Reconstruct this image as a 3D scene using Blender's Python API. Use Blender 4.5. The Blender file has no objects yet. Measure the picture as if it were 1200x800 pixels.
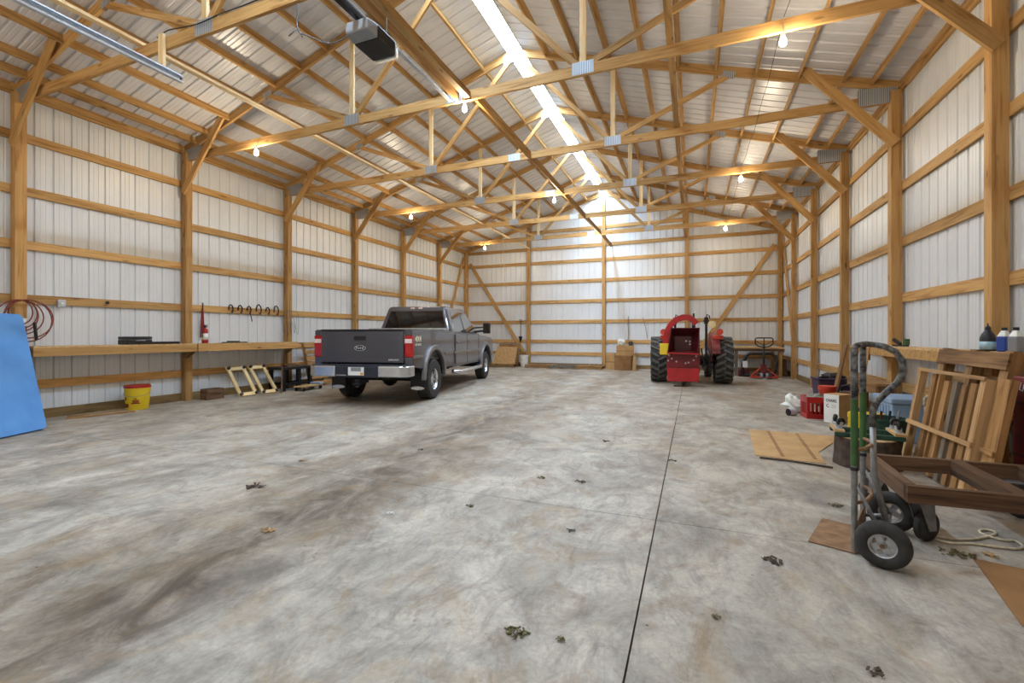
import bpy, bmesh, math, random
from mathutils import Vector, Matrix, Euler
random.seed(7)
PI = math.pi
scene = bpy.context.scene
C = scene.collection

# ------------------------------------------------------------------ camera
F_PX, YAW, HORIZON, CAM_H = 528.0, 0.3821, 392.4, 1.318
cd = bpy.data.cameras.new('camera')
cd.sensor_width = 36.0
cd.lens = F_PX / 1200.0 * 36.0
cd.shift_y = -(400.0 - HORIZON) / 1200.0
cd.clip_start = 0.05
cam = bpy.data.objects.new('camera', cd)
C.objects.link(cam)
cam.location = (0, 0, CAM_H)
cam.rotation_euler = (PI / 2, 0, YAW)
scene.camera = cam

# ------------------------------------------------------------------ world, exposure
world = bpy.data.worlds.new('world')
scene.world = world
world.use_nodes = True
bg = world.node_tree.nodes['Background']
bg.inputs[0].default_value = (0.75, 0.86, 1.0, 1)
bg.inputs[1].default_value = 1.2
vs = scene.view_settings
vs.view_transform = 'Standard'
vs.look = 'None'
vs.exposure = 0.0
vs.gamma = 1.0
vs.use_curve_mapping = False
SKYLIGHT = 84.0       # daylight coming through the translucent ridge cap
BULB = 95.0          # bare light bulbs

# ------------------------------------------------------------------ materials
def srgb(r, g, b):
    f = lambda c: (c / 255 / 12.92) if c / 255 <= 0.04045 else ((c / 255 + 0.055) / 1.055) ** 2.4
    return (f(r), f(g), f(b), 1)

def new_mat(name):
    m = bpy.data.materials.new(name)
    m.use_nodes = True
    nt = m.node_tree
    return m, nt, nt.nodes['Principled BSDF']

def N(nt, t, **kw):
    n = nt.nodes.new(t)
    for k, v in kw.items():
        if k.startswith('i_'):
            n.inputs[k[2:].replace('_', ' ')].default_value = v
        else:
            setattr(n, k, v)
    return n

def ramp(nt, src, stops):
    r = nt.nodes.new('ShaderNodeValToRGB')
    e = r.color_ramp.elements
    while len(e) < len(stops):
        e.new(0.5)
    for i, (p, c) in enumerate(stops):
        e[i].position = p
        e[i].color = c if len(c) == 4 else (*c, 1)
    nt.links.new(src, r.inputs[0])
    return r

def mixc(nt, fac, a, b, mode='MIX'):
    m = nt.nodes.new('ShaderNodeMix')
    m.data_type = 'RGBA'
    m.blend_type = mode
    for s, v in ((0, fac), (6, a), (7, b)):
        if isinstance(v, bpy.types.NodeSocket):
            nt.links.new(v, m.inputs[s])
        else:
            m.inputs[s].default_value = v
    return m.outputs[2]

def bump(nt, bsdf, src, strength, dist=0.01):
    b = nt.nodes.new('ShaderNodeBump')
    b.inputs['Strength'].default_value = strength
    b.inputs['Distance'].default_value = dist
    nt.links.new(src, b.inputs['Height'])
    nt.links.new(b.outputs[0], bsdf.inputs['Normal'])

def pm(name, c1, c2=None, scale=8.0, rough=0.5, metal=0.0, bumps=0.0, coat=0.0, spec=0.5, detail=3.0):
    """plain procedural material: two tones mixed by noise"""
    m, nt, b = new_mat(name)
    c1 = srgb(*c1)
    c2 = srgb(*c2) if c2 else tuple(x * 0.8 for x in c1[:3]) + (1,)
    tc = N(nt, 'ShaderNodeTexCoord')
    no = N(nt, 'ShaderNodeTexNoise', i_Scale=scale, i_Detail=detail)
    nt.links.new(tc.outputs['Object'], no.inputs['Vector'])
    r = ramp(nt, no.outputs['Fac'], [(0.35, c1), (0.7, c2)])
    nt.links.new(r.outputs[0], b.inputs['Base Color'])
    b.inputs['Roughness'].default_value = rough
    b.inputs['Metallic'].default_value = metal
    b.inputs['Coat Weight'].default_value = coat
    b.inputs['Specular IOR Level'].default_value = spec
    if bumps:
        bump(nt, b, no.outputs['Fac'], bumps)
    return m

def wood(name, c1, c2, c3, rough=0.65, knots=0.5, axis=0, fine=1.0):
    """sawn timber with the grain along the object's own length axis"""
    m, nt, b = new_mat(name)
    tc = N(nt, 'ShaderNodeTexCoord')
    oi = N(nt, 'ShaderNodeObjectInfo')
    add = N(nt, 'ShaderNodeVectorMath', operation='ADD')
    mul = N(nt, 'ShaderNodeVectorMath', operation='SCALE')
    mul.inputs[0].default_value = (17.3, 5.1, 9.7)
    nt.links.new(oi.outputs['Random'], mul.inputs['Scale'])
    nt.links.new(tc.outputs['Object'], add.inputs[0])
    nt.links.new(mul.outputs[0], add.inputs[1])
    mp = N(nt, 'ShaderNodeMapping')
    sc = [14.0 * fine] * 3
    sc[axis] = 0.9
    mp.inputs['Scale'].default_value = sc
    nt.links.new(add.outputs[0], mp.inputs['Vector'])
    no = N(nt, 'ShaderNodeTexNoise', i_Scale=1.6, i_Detail=4.0, i_Distortion=0.8)
    nt.links.new(mp.outputs[0], no.inputs['Vector'])
    r = ramp(nt, no.outputs['Fac'], [(0.3, srgb(*c3)), (0.47, srgb(*c1)), (0.72, srgb(*c2))])
    # knots
    vo = N(nt, 'ShaderNodeTexVoronoi', i_Scale=1.0)
    mp2 = N(nt, 'ShaderNodeMapping')
    s2 = [7.0] * 3
    s2[axis] = 2.2
    mp2.inputs['Scale'].default_value = s2
    nt.links.new(add.outputs[0], mp2.inputs['Vector'])
    nt.links.new(mp2.outputs[0], vo.inputs['Vector'])
    k = ramp(nt, vo.outputs['Distance'], [(0.07, (knots,) * 3), (0.16, (0, 0, 0))])
    dark = srgb(*[c * 0.5 for c in c3])
    col = mixc(nt, k.outputs[0], r.outputs[0], dark)
    # each stick a little lighter or darker than the next
    hv = N(nt, 'ShaderNodeHueSaturation')
    mr = N(nt, 'ShaderNodeMapRange')
    mr.inputs['To Min'].default_value = 0.8
    mr.inputs['To Max'].default_value = 1.16
    nt.links.new(oi.outputs['Random'], mr.inputs['Value'])
    nt.links.new(mr.outputs[0], hv.inputs['Value'])
    nt.links.new(col, hv.inputs['Color'])
    nt.links.new(hv.outputs[0], b.inputs['Base Color'])
    b.inputs['Roughness'].default_value = rough
    b.inputs['Specular IOR Level'].default_value = 0.25
    bump(nt, b, no.outputs['Fac'], 0.15, 0.004)
    return m

M = {}
M['timber'] = wood('timber', (182, 142, 87), (199, 159, 104), (148, 104, 56), knots=0.6)
M['timber_post'] = wood('timber_post', (182, 140, 85), (194, 153, 98), (150, 105, 56), knots=0.8)
M['timber_pale'] = wood('timber_pale', (226, 196, 146), (236, 210, 166), (200, 160, 104), knots=0.3)
M['treated'] = wood('treated', (128, 104, 66), (146, 120, 80), (96, 78, 50))
M['pallet'] = wood('pallet', (160, 120, 74), (180, 140, 92), (114, 80, 46), knots=0.9)
M['pallet_old'] = wood('pallet_old', (136, 102, 66), (158, 124, 84), (92, 66, 42), knots=0.9)
M['pallet_pale'] = wood('pallet_pale', (178, 142, 98), (194, 160, 116), (140, 104, 66), knots=0.8)
M['dark_wood'] = wood('dark_wood', (96, 72, 54), (120, 92, 70), (62, 46, 36))
M['cream_wood'] = wood('cream_wood', (226, 200, 148), (236, 214, 168), (204, 172, 116), knots=0.2)
M['ply'] = wood('ply', (196, 160, 108), (212, 180, 130), (168, 128, 80), knots=0.2)
M['grey_wood'] = wood('grey_wood', (120, 108, 92), (144, 130, 110), (84, 74, 62))

# painted steel sheet on walls and roof
def sheet(name, c, c2, rough=0.42):
    m, nt, b = new_mat(name)
    tc = N(nt, 'ShaderNodeTexCoord')
    no = N(nt, 'ShaderNodeTexNoise', i_Scale=1.3, i_Detail=4.0)
    nt.links.new(tc.outputs['Object'], no.inputs['Vector'])
    r = ramp(nt, no.outputs['Fac'], [(0.35, srgb(*c)), (0.75, srgb(*c2))])
    nt.links.new(r.outputs[0], b.inputs['Base Color'])
    b.inputs['Roughness'].default_value = rough
    b.inputs['Metallic'].default_value = 0.1
    b.inputs['Specular IOR Level'].default_value = 0.4
    return m
M['sheet'] = sheet('wall_sheet', (219, 222, 224), (209, 212, 215))
M['roof_sheet'] = sheet('roof_sheet', (222, 223, 226), (206, 207, 211), 0.36)

# skylight: daylight glowing through the translucent ridge cap
m, nt, b = new_mat('skylight')
b.inputs['Base Color'].default_value = srgb(240, 244, 250)
b.inputs['Roughness'].default_value = 0.4
no = N(nt, 'ShaderNodeTexNoise', i_Scale=2.0)
r = ramp(nt, no.outputs['Fac'], [(0.3, srgb(208, 231, 255)), (0.7, srgb(203, 228, 255))])
nt.links.new(r.outputs[0], b.inputs['Emission Color'])
b.inputs['Emission Strength'].default_value = SKYLIGHT
M['skylight'] = m

m, nt, b = new_mat('bulb_glow')
b.inputs['Base Color'].default_value = srgb(255, 240, 210)
b.inputs['Emission Color'].default_value = (1.0, 0.82, 0.58, 1)
b.inputs['Emission Strength'].default_value = BULB * 9
M['bulb'] = m

# concrete floor
m, nt, b = new_mat('concrete')
geo = N(nt, 'ShaderNodeNewGeometry')
P = geo.outputs['Position']
def cnoise(scale, detail=5.0, sx=1.0, sy=1.0, rot=0.0, dist=0.0, off=(0, 0, 0), rough=0.55):
    mp = N(nt, 'ShaderNodeMapping')
    mp.inputs['Scale'].default_value = (sx, sy, 1)
    mp.inputs['Rotation'].default_value = (0, 0, rot)
    mp.inputs['Location'].default_value = off
    nt.links.new(P, mp.inputs['Vector'])
    n = N(nt, 'ShaderNodeTexNoise', i_Scale=scale, i_Detail=detail, i_Distortion=dist, i_Roughness=rough)
    nt.links.new(mp.outputs[0], n.inputs['Vector'])
    return n.outputs['Fac']
base = ramp(nt, cnoise(1.7, 10, dist=0.9, rough=0.66), [(0.28, srgb(138, 133, 125)), (0.46, srgb(183, 176, 164)), (0.66, srgb(218, 210, 196))])
# trowel swirls and pale dusty blotches
sw = ramp(nt, cnoise(6.5, 10, 1.0, 0.62, 0.5, 2.2, rough=0.7), [(0.30, (0.6, 0.6, 0.6)), (0.52, (1, 1, 1))])
col = mixc(nt, 0.8, base.outputs[0], sw.outputs[0], 'MULTIPLY')
gr_ = ramp(nt, cnoise(42.0, 6, rough=0.7), [(0.3, (0.8,) * 3), (0.6, (1.06,) * 3)])
col = mixc(nt, 0.8, col, gr_.outputs[0], 'MULTIPLY')
# grey scuffs drawn out along the driving direction
st = ramp(nt, cnoise(3.2, 9, 1.2, 0.5, -0.25, 1.6, rough=0.7), [(0.5, (0, 0, 0)), (0.72, (0.7,) * 3)])
col = mixc(nt, st.outputs[0], col, srgb(120, 115, 110))
# broad dirty wheel track from the door towards the truck
sep = N(nt, 'ShaderNodeSeparateXYZ')
nt.links.new(P, sep.inputs[0])
def math_(op, a, b_=None):
    n = N(nt, 'ShaderNodeMath', operation=op)
    for i, v in enumerate((a, b_)):
        if v is None: continue
        if isinstance(v, bpy.types.NodeSocket): nt.links.new(v, n.inputs[i])
        else: n.inputs[i].default_value = v
    return n.outputs[0]
def band(x0, slope, width, amp):
    d = math_('SUBTRACT', sep.outputs[0], math_('ADD', math_('MULTIPLY', sep.outputs[1], slope), x0))
    d = math_('ADD', d, math_('MULTIPLY', math_('SUBTRACT', cnoise(1.6, 4), 0.5), 1.2))
    d = math_('DIVIDE', d, width)
    g = math_('POWER', 2.718, math_('MULTIPLY', math_('MULTIPLY', d, d), -1.0))
    t = ramp(nt, cnoise(2.6, 10, 1.0, 0.5, 0.1, 1.4, rough=0.7), [(0.35, (0, 0, 0)), (0.62, (amp,) * 3)])
    return math_('MULTIPLY', g, t.outputs[0])
col = mixc(nt, band(-2.35, -0.11, 0.42, 0.95), col, srgb(104, 95, 86))
col = mixc(nt, band(-4.4, -0.09, 0.4, 0.6), col, srgb(116, 106, 95))
# straw-coloured mud patches
md = ramp(nt, cnoise(2.1, 10, 1.0, 0.8, 0.3, 0.9, (3.1, 1.7, 0), 0.7), [(0.52, (0, 0, 0)), (0.66, (0.48,) * 3)])
col = mixc(nt, md.outputs[0], col, srgb(176, 148, 112))
# brown dirt, heavier towards the back and along the walls
far = math_('MINIMUM', math_('MAXIMUM', math_('DIVIDE', math_('SUBTRACT', sep.outputs[1], 2.5), 8.0), 0.0), 1.0)
dn = ramp(nt, cnoise(1.1, 7, 1.0, 0.6, 0.2, 0.8, (9.0, 4.0, 0)), [(0.4, (0.1,) * 3), (0.7, (1, 1, 1))])
col = mixc(nt, math_('MULTIPLY', math_('MULTIPLY', far, dn.outputs[0]), 0.8), col, srgb(150, 130, 106))
ds = ramp(nt, cnoise(2.3, 10, 1.0, 0.7, 0.4, 0.6, (1.0, 8.0, 0), 0.72), [(0.55, (0, 0, 0)), (0.67, (0.6,) * 3)])
col = mixc(nt, ds.outputs[0], col, srgb(122, 102, 80))
# specks
sp = N(nt, 'ShaderNodeTexVoronoi', i_Scale=7.0)
nt.links.new(P, sp.inputs['Vector'])
sr = ramp(nt, sp.outputs['Distance'], [(0.04, (0.75,) * 3), (0.075, (0, 0, 0))])
gate = ramp(nt, cnoise(2.0, 3, off=(5, 5, 0)), [(0.5, (0, 0, 0)), (0.6, (1, 1, 1))])
col = mixc(nt, math_('MULTIPLY', sr.outputs[0], gate.outputs[0]), col, srgb(70, 62, 50))
hs = N(nt, 'ShaderNodeHueSaturation')
nt.links.new(col, hs.inputs['Color'])
hs.inputs['Value'].default_value = 0.745
hs.inputs['Saturation'].default_value = 1.12
nt.links.new(hs.outputs[0], b.inputs['Base Color'])
rr = ramp(nt, cnoise(2.0, 5, dist=1.0), [(0.35, (0.5,) * 3), (0.7, (0.8,) * 3)])
nt.links.new(rr.outputs[0], b.inputs['Roughness'])
b.inputs['Specular IOR Level'].default_value = 0.3
bump(nt, b, cnoise(14.0, 6), 0.12, 0.01)
M['concrete'] = m

M['joint'] = pm('joint_dirt', (70, 64, 56), (54, 48, 42), 20, 0.95)
M['gravel'] = pm('gravel', (150, 146, 138), (110, 106, 98), 30, 0.95, bumps=0.4)
M['galv'] = pm('galvanised', (196, 202, 208), (176, 182, 190), 22, 0.42, 0.5)
M['plate_steel'] = pm('plate_steel', (170, 176, 182), (140, 148, 156), 30, 0.45, 0.55)
# toothed connector plate: rows of pressed teeth
_m = M['plate_steel']
_nt = _m.node_tree
_b = _nt.nodes['Principled BSDF']
_tc = N(_nt, 'ShaderNodeTexCoord')
_w = N(_nt, 'ShaderNodeTexWave', i_Scale=13.0, i_Distortion=0.2)
_w.bands_direction = 'X'
_nt.links.new(_tc.outputs['Object'], _w.inputs['Vector'])
_r = ramp(_nt, _w.outputs['Fac'], [(0.35, srgb(120, 128, 136)), (0.6, srgb(206, 212, 218))])
_nt.links.new(_r.outputs[0], _b.inputs['Base Color'])
bump(_nt, _b, _w.outputs['Fac'], 0.3, 0.004)
M['black'] = pm('black_plastic', (28, 28, 30), (20, 20, 22), 12, 0.5)
M['black_metal'] = pm('black_metal', (36, 36, 38), (24, 24, 26), 12, 0.42, 0.3)
M['rubber'] = pm('rubber', (50, 49, 48), (66, 63, 60), 18, 0.85, bumps=0.15, spec=0.3)
M['lug'] = pm('lit_lug', (104, 101, 96), (70, 68, 64), 14, 0.8, spec=0.3)  # paler than the rubber: light caught on the lug tops, put into colour
M['shaded_red'] = pm('shaded_red_paint', (84, 8, 16), (64, 6, 12), 5, 0.4, coat=0.2)  # darkened red: shade inside the open hopper, put into its colour
M['white'] = pm('white_plastic', (228, 228, 224), (214, 214, 208), 6, 0.45)
M['red'] = pm('red_paint', (176, 22, 26), (150, 14, 20), 5, 0.35, 0.0, coat=0.3)
M['dark_red'] = pm('dark_red_paint', (120, 14, 22), (96, 10, 18), 5, 0.4, coat=0.2)
M['orange_red'] = pm('orange_red', (206, 70, 44), (180, 50, 34), 8, 0.45)
M['yellow'] = pm('yellow_plastic', (228, 200, 36), (214, 184, 30), 6, 0.45)
M['blue_foam'] = pm('blue_foam', (92, 150, 214), (80, 138, 204), 3.0, 0.75, bumps=0.1)
M['cardboard'] = pm('cardboard', (186, 150, 100), (168, 130, 84), 5, 0.85)
M['cardboard_dark'] = pm('cardboard_dark', (150, 110, 66), (128, 92, 54), 5, 0.85)
M['osb'] = pm('osb', (182, 146, 96), (140, 104, 62), 16, 0.8, detail=6)
M['truck'] = pm('truck_paint', (86, 86, 92), (80, 80, 86), 2, 0.3, 0.5, coat=0.7)
M['truck_lower'] = pm('truck_trim_highlight', (120, 118, 118), (108, 106, 106), 3, 0.4, 0.5, coat=0.3)  # grey of flares and handles, also of the painted crease highlight
M['chrome'] = pm('chrome', (222, 224, 226), (200, 202, 206), 4, 0.26, 0.9)
M['alu'] = pm('aluminium', (196, 198, 200), (176, 178, 180), 30, 0.36, 0.85, bumps=0.2)
M['glass'] = pm('dark_glass', (14, 15, 17), (20, 21, 24), 3, 0.05, 0.0, coat=1.0)
M['lens_red'] = pm('red_lens', (176, 14, 20), (150, 8, 14), 10, 0.15, coat=0.8)
M['lens_clear'] = pm('clear_lens', (236, 214, 210), (226, 196, 192), 10, 0.15, coat=0.8)
M['amber'] = pm('amber_lens', (240, 176, 70), (226, 150, 46), 10, 0.2, coat=0.6)
M['navy'] = pm('bumper_step', (38, 42, 54), (30, 34, 44), 10, 0.6)
M['green'] = pm('green_paint', (60, 98, 46), (40, 74, 34), 9, 0.5)
M['worn_steel'] = pm('worn_steel', (150, 150, 148), (112, 112, 112), 14, 0.45, 0.6)
M['scuffed'] = pm('scuffed_black', (34, 33, 33), (128, 126, 122), 34, 0.55, 0.2)
M['rust'] = pm('rusty_steel', (150, 116, 82), (108, 78, 54), 12, 0.75, 0.2)
M['carpet_green'] = pm('green_carpet', (44, 76, 62), (32, 58, 48), 30, 0.95)
M['rope'] = pm('rope', (214, 202, 174), (180, 166, 136), 40, 0.9)
M['brown_cord'] = pm('brown_cord', (132, 62, 40), (104, 46, 30), 20, 0.6)
M['grey_cord'] = pm('grey_cord', (88, 88, 88), (70, 70, 70), 20, 0.6)
M['bark'] = pm('bark', (84, 68, 56), (52, 42, 36), 14, 0.95, bumps=0.8, detail=6)
M['stump_top'] = pm('stump_top', (206, 176, 132), (160, 124, 84), 9, 0.85)
M['leaf'] = pm('dry_leaf', (104, 98, 56), (72, 62, 38), 20, 0.95)
M['purple'] = pm('purple_tub', (66, 44, 74), (44, 34, 60), 6, 0.5)
M['blue_plastic'] = pm('blue_plastic', (48, 78, 160), (38, 60, 132), 6, 0.4)
M['pale_blue'] = pm('pale_blue_plastic', (150, 176, 204), (130, 156, 186), 4, 0.5)
M['grey_plastic'] = pm('grey_plastic', (140, 142, 146), (120, 122, 126), 5, 0.5)
M['label_blue'] = pm('label_blue', (120, 180, 206), (196, 216, 222), 30, 0.5)
M['paper'] = pm('paper', (236, 236, 232), (224, 224, 220), 5, 0.7)
M['ink'] = pm('ink', (40, 44, 70), (34, 36, 60), 5, 0.7)
M['ink_red'] = pm('red_ink', (140, 30, 22), (120, 24, 18), 5, 0.6)
M['silver'] = pm('silver_print', (196, 198, 202), (170, 172, 176), 12, 0.35, 0.6)
M['decal'] = pm('pale_decal', (226, 222, 190), (206, 202, 170), 16, 0.5)
M['bag'] = pm('plastic_bag', (236, 238, 232), (206, 210, 204), 9, 0.4)
M['bin_liner'] = pm('bin_liner', (60, 58, 50), (40, 38, 32), 9, 0.4)
M['grey_rag'] = pm('grey_rag', (150, 152, 140), (110, 114, 104), 14, 0.95)
M['lamp_shade'] = pm('work_lamp', (236, 222, 176), (214, 196, 144), 8, 0.25, coat=0.4)
M['old_red'] = pm('faded_red', (112, 32, 28), (84, 26, 24), 7, 0.6)

# ------------------------------------------------------------------ builders
class MB:
    def __init__(s):
        s.v, s.f = [], []
    def add(s, vs_, fs, X=None):
        o = len(s.v)
        s.v += [tuple((X @ Vector(p)) if X is not None else p) for p in vs_]
        s.f += [tuple(i + o for i in f) for f in fs]
        return s
    def box(s, c, d, rot=None):
        hx, hy, hz = d[0] / 2, d[1] / 2, d[2] / 2
        vs_ = [(x, y, z) for x in (-hx, hx) for y in (-hy, hy) for z in (-hz, hz)]
        fs = [(0, 1, 3, 2), (4, 6, 7, 5), (0, 4, 5, 1), (2, 3, 7, 6), (0, 2, 6, 4), (1, 5, 7, 3)]
        X = Matrix.Translation(c)
        if rot is not None:
            X = X @ Euler(rot).to_matrix().to_4x4()
        return s.add(vs_, fs, X)
    def b2(s, x0, x1, y0, y1, z0, z1):
        return s.box(((x0 + x1) / 2, (y0 + y1) / 2, (z0 + z1) / 2), (x1 - x0, y1 - y0, z1 - z0))
    def hexa(s, low, high):
        """eight corners: low ring of four, high ring of four"""
        return s.add(list(low) + list(high), [(3, 2, 1, 0), (4, 5, 6, 7), (0, 1, 5, 4), (1, 2, 6, 5), (2, 3, 7, 6), (3, 0, 4, 7)])
    def bar(s, p0, p1, w, h, up=(0, 0, 1)):
        return s.add(*box_data((p1 - p0).length if isinstance(p0, Vector) else (Vector(p1) - Vector(p0)).length, w, h), bar_matrix(p0, p1, up))
    def cyl(s, p0, p1, r0, r1=None, n=14, cap=True):
        p0, p1 = Vector(p0), Vector(p1)
        r1 = r0 if r1 is None else r1
        q = (p1 - p0).to_track_quat('Z', 'Y').to_matrix()
        vs_ = []
        for p, r in ((p0, r0), (p1, r1)):
            vs_ += [tuple(p + q @ Vector((r * math.cos(2 * PI * i / n), r * math.sin(2 * PI * i / n), 0))) for i in range(n)]
        fs = [(i, (i + 1) % n, n + (i + 1) % n, n + i) for i in range(n)]
        if cap:
            fs += [tuple(range(n - 1, -1, -1)), tuple(range(n, 2 * n))]
        return s.add(vs_, fs)
    def tube(s, pts, r, n=8, closed=False):
        pts = [Vector(p) for p in pts]
        m = len(pts)
        vs_, fs = [], []
        ref = None
        for i, p in enumerate(pts):
            a = pts[i - 1] if (i > 0 or closed) else p
            b_ = pts[(i + 1) % m] if (i < m - 1 or closed) else p
            t = (b_ - a)
            t = t.normalized() if t.length > 1e-9 else Vector((0, 0, 1))
            if ref is None:
                ref = t.orthogonal().normalized()
            ref = (ref - t * ref.dot(t))
            ref = ref.normalized() if ref.length > 1e-6 else t.orthogonal().normalized()
            bi = t.cross(ref)
            vs_ += [tuple(p + (ref * math.cos(2 * PI * k / n) + bi * math.sin(2 * PI * k / n)) * r) for k in range(n)]
        for i in range(m if closed else m - 1):
            j = (i + 1) % m
            fs += [(i * n + k, i * n + (k + 1) % n, j * n + (k + 1) % n, j * n + k) for k in range(n)]
        if not closed:
            fs += [tuple(range(n - 1, -1, -1)), tuple((m - 1) * n + k for k in range(n))]
        return s.add(vs_, fs)
    def lathe(s, prof, n=20, X=None, close=False):
        """revolve (radius, height) pairs about local z"""
        vs_, fs = [], []
        m = len(prof)
        for r, z in prof:
            vs_ += [(r * math.cos(2 * PI * k / n), r * math.sin(2 * PI * k / n), z) for k in range(n)]
        rng = m if close else m - 1
        for i in range(rng):
            j = (i + 1) % m
            fs += [(i * n + k, i * n + (k + 1) % n, j * n + (k + 1) % n, j * n + k) for k in range(n)]
        if not close:
            if prof[0][0] > 1e-6: fs.append(tuple(range(n - 1, -1, -1)))
            if prof[-1][0] > 1e-6: fs.append(tuple((m - 1) * n + k for k in range(n)))
        return s.add(vs_, fs, X)
    def prism(s, poly, t0, t1, plane='yz'):
        n = len(poly)
        def P3(a, b_, t):
            return {'yz': (t, a, b_), 'xz': (a, t, b_), 'xy': (a, b_, t)}[plane]
        vs_ = [P3(a, b_, t0) for a, b_ in poly] + [P3(a, b_, t1) for a, b_ in poly]
        fs = [tuple(range(n)), tuple(range(2 * n - 1, n - 1, -1))]
        fs += [(i, n + i, n + (i + 1) % n, (i + 1) % n) for i in range(n)]
        return s.add(vs_, fs)
    def blob(s, c, r, seed=0, amp=0.25, n=10, m=7, flat=None):
        rnd = random.Random(seed)
        vs_, fs = [], []
        for i in range(m + 1):
            th = PI * i / m
            for k in range(n):
                ph = 2 * PI * k / n
                q = 1 + amp * (rnd.random() - 0.5) * 2
                x, y, z = r[0] * math.sin(th) * math.cos(ph) * q, r[1] * math.sin(th) * math.sin(ph) * q, r[2] * math.cos(th) * (q if 0 < i < m else 1)
                z = c[2] + z
                if flat is not None: z = max(z, flat)
                vs_.append((c[0] + x, c[1] + y, z))
        for i in range(m):
            fs += [(i * n + k, (i + 1) * n + k, (i + 1) * n + (k + 1) % n, i * n + (k + 1) % n) for k in range(n)]
        return s.add(vs_, fs)
    def mesh(s, name, smooth=False):
        me = bpy.data.meshes.new(name)
        me.from_pydata(s.v, [], s.f)
        bm = bmesh.new()
        bm.from_mesh(me)
        bmesh.ops.remove_doubles(bm, verts=bm.verts, dist=1e-6)
        bmesh.ops.recalc_face_normals(bm, faces=bm.faces)
        bm.to_mesh(me)
        bm.free()
        if smooth:
            for p in me.polygons: p.use_smooth = True
        me.update()
        return me
    def build(s, name, mat, parent=None, smooth=False, bevel=0, seg=2, auto=None, label=None):
        me = s.mesh(name, smooth or auto is not None)
        me.materials.append(M[mat])
        o = bpy.data.objects.new(name, me)
        C.objects.link(o)
        if parent is not None: o.parent = parent
        if bevel:
            md = o.modifiers.new('bevel', 'BEVEL')
            md.width = bevel
            md.segments = seg
            md.limit_method = 'ANGLE'
        if auto is not None:
            bm = bmesh.new()
            bm.from_mesh(me)
            for e in bm.edges:
                if len(e.link_faces) == 2 and e.calc_face_angle(0) > math.radians(auto):
                    e.smooth = False
            bm.to_mesh(me)
            bm.free()
        if label: o['label'] = label
        return o

def box_data(L, w, h):
    hx, hy, hz = L / 2, w / 2, h / 2
    vs_ = [(x, y, z) for x in (-hx, hx) for y in (-hy, hy) for z in (-hz, hz)]
    return vs_, [(0, 1, 3, 2), (4, 6, 7, 5), (0, 4, 5, 1), (2, 3, 7, 6), (0, 2, 6, 4), (1, 5, 7, 3)]

def bar_matrix(p0, p1, up=(0, 0, 1)):
    p0, p1 = Vector(p0), Vector(p1)
    x = (p1 - p0).normalized()
    u = Vector(up)
    y = u.cross(x)
    y = y.normalized() if y.length > 1e-6 else Vector((0, 1, 0)).cross(x).normalized()
    z = x.cross(y)
    X = Matrix((x, y, z)).transposed().to_4x4()
    X.translation = (p0 + p1) / 2
    return X

_cache = {}
def beam(name, p0, p1, w, h, mat, parent=None, up=(0, 0, 1)):
    """one sawn stick: w across, h along 'up', its own x axis along its length"""
    L = (Vector(p1) - Vector(p0)).length
    key = (name, round(L, 3), w, h, mat)
    if key not in _cache:
        mb = MB()
        mb.add(*box_data(L, w, h))
        me = mb.mesh(name)
        me.materials.append(M[mat])
        _cache[key] = me
    o = bpy.data.objects.new(name, _cache[key])
    C.objects.link(o)
    if parent is not None: o.parent = parent
    o.matrix_local = bar_matrix(p0, p1, up)
    return o

def empty(name, loc=(0, 0, 0), rz=0.0):
    o = bpy.data.objects.new(name, None)
    C.objects.link(o)
    o.empty_display_size = 0.1
    o.location = loc
    o.rotation_euler = (0, 0, rz)
    return o

def tag(o, label, cat, group=None):
    o['label'] = label
    o['category'] = cat
    if group: o['group'] = group
    return o

def thing(name, label, cat, loc=(0, 0, 0), rz=0.0, group=None):
    return tag(empty(name, loc, rz), label, cat, group)

def struct(o):
    o['kind'] = 'structure'
    return o

def text(body, size, mat, parent, X, name='lettering', depth=0.002, sx=1.0, align='CENTER', bold=0.0):
    cu = bpy.data.curves.new(name, 'FONT')
    cu.body = body
    cu.size = size
    cu.align_x = align
    cu.align_y = 'CENTER'
    cu.extrude = depth
    cu.offset = bold
    tmp = bpy.data.objects.new(name, cu)
    C.objects.link(tmp)
    bpy.context.view_layer.update()
    me = bpy.data.meshes.new_from_object(tmp.evaluated_get(bpy.context.evaluated_depsgraph_get()))
    bpy.data.objects.remove(tmp)
    for v in me.vertices: v.co.x *= sx
    me.materials.clear()
    me.materials.append(M[mat])
    o = bpy.data.objects.new(name, me)
    C.objects.link(o)
    if parent is not None: o.parent = parent
    o.matrix_local = X
    return o

def frame(origin, xdir, ydir):
    x = Vector(xdir).normalized()
    y = Vector(ydir).normalized()
    z = x.cross(y)
    X = Matrix((x, y, z)).transposed().to_4x4()
    X.translation = Vector(origin)
    return X

# ------------------------------------------------------------------ the building
XL, XR = -9.523, 2.875            # inner faces of the wall girts
XC = (XL + XR) / 2
Y0, S = 3.475, 2.438              # first post in view, bay
BACK = 6
def TY(i): return Y0 + S * i
YB, YF = TY(6), TY(-2)
GIRT_T, GIRT_H = 0.038, 0.135
PD, PW = 0.13, 0.13               # posts stand this far in from the girts
SLOPE = 0.315
HALF = (XR - XL) / 2
def z_top(x): return 5.03 + SLOPE * (HALF - abs(x - XC))       # centre line of top chord
def z_deck(x): return z_top(x) + 0.105
GIRTS = [0.615, 1.125, 1.94, 2.77, 3.595, 4.415]               # top edges

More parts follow.
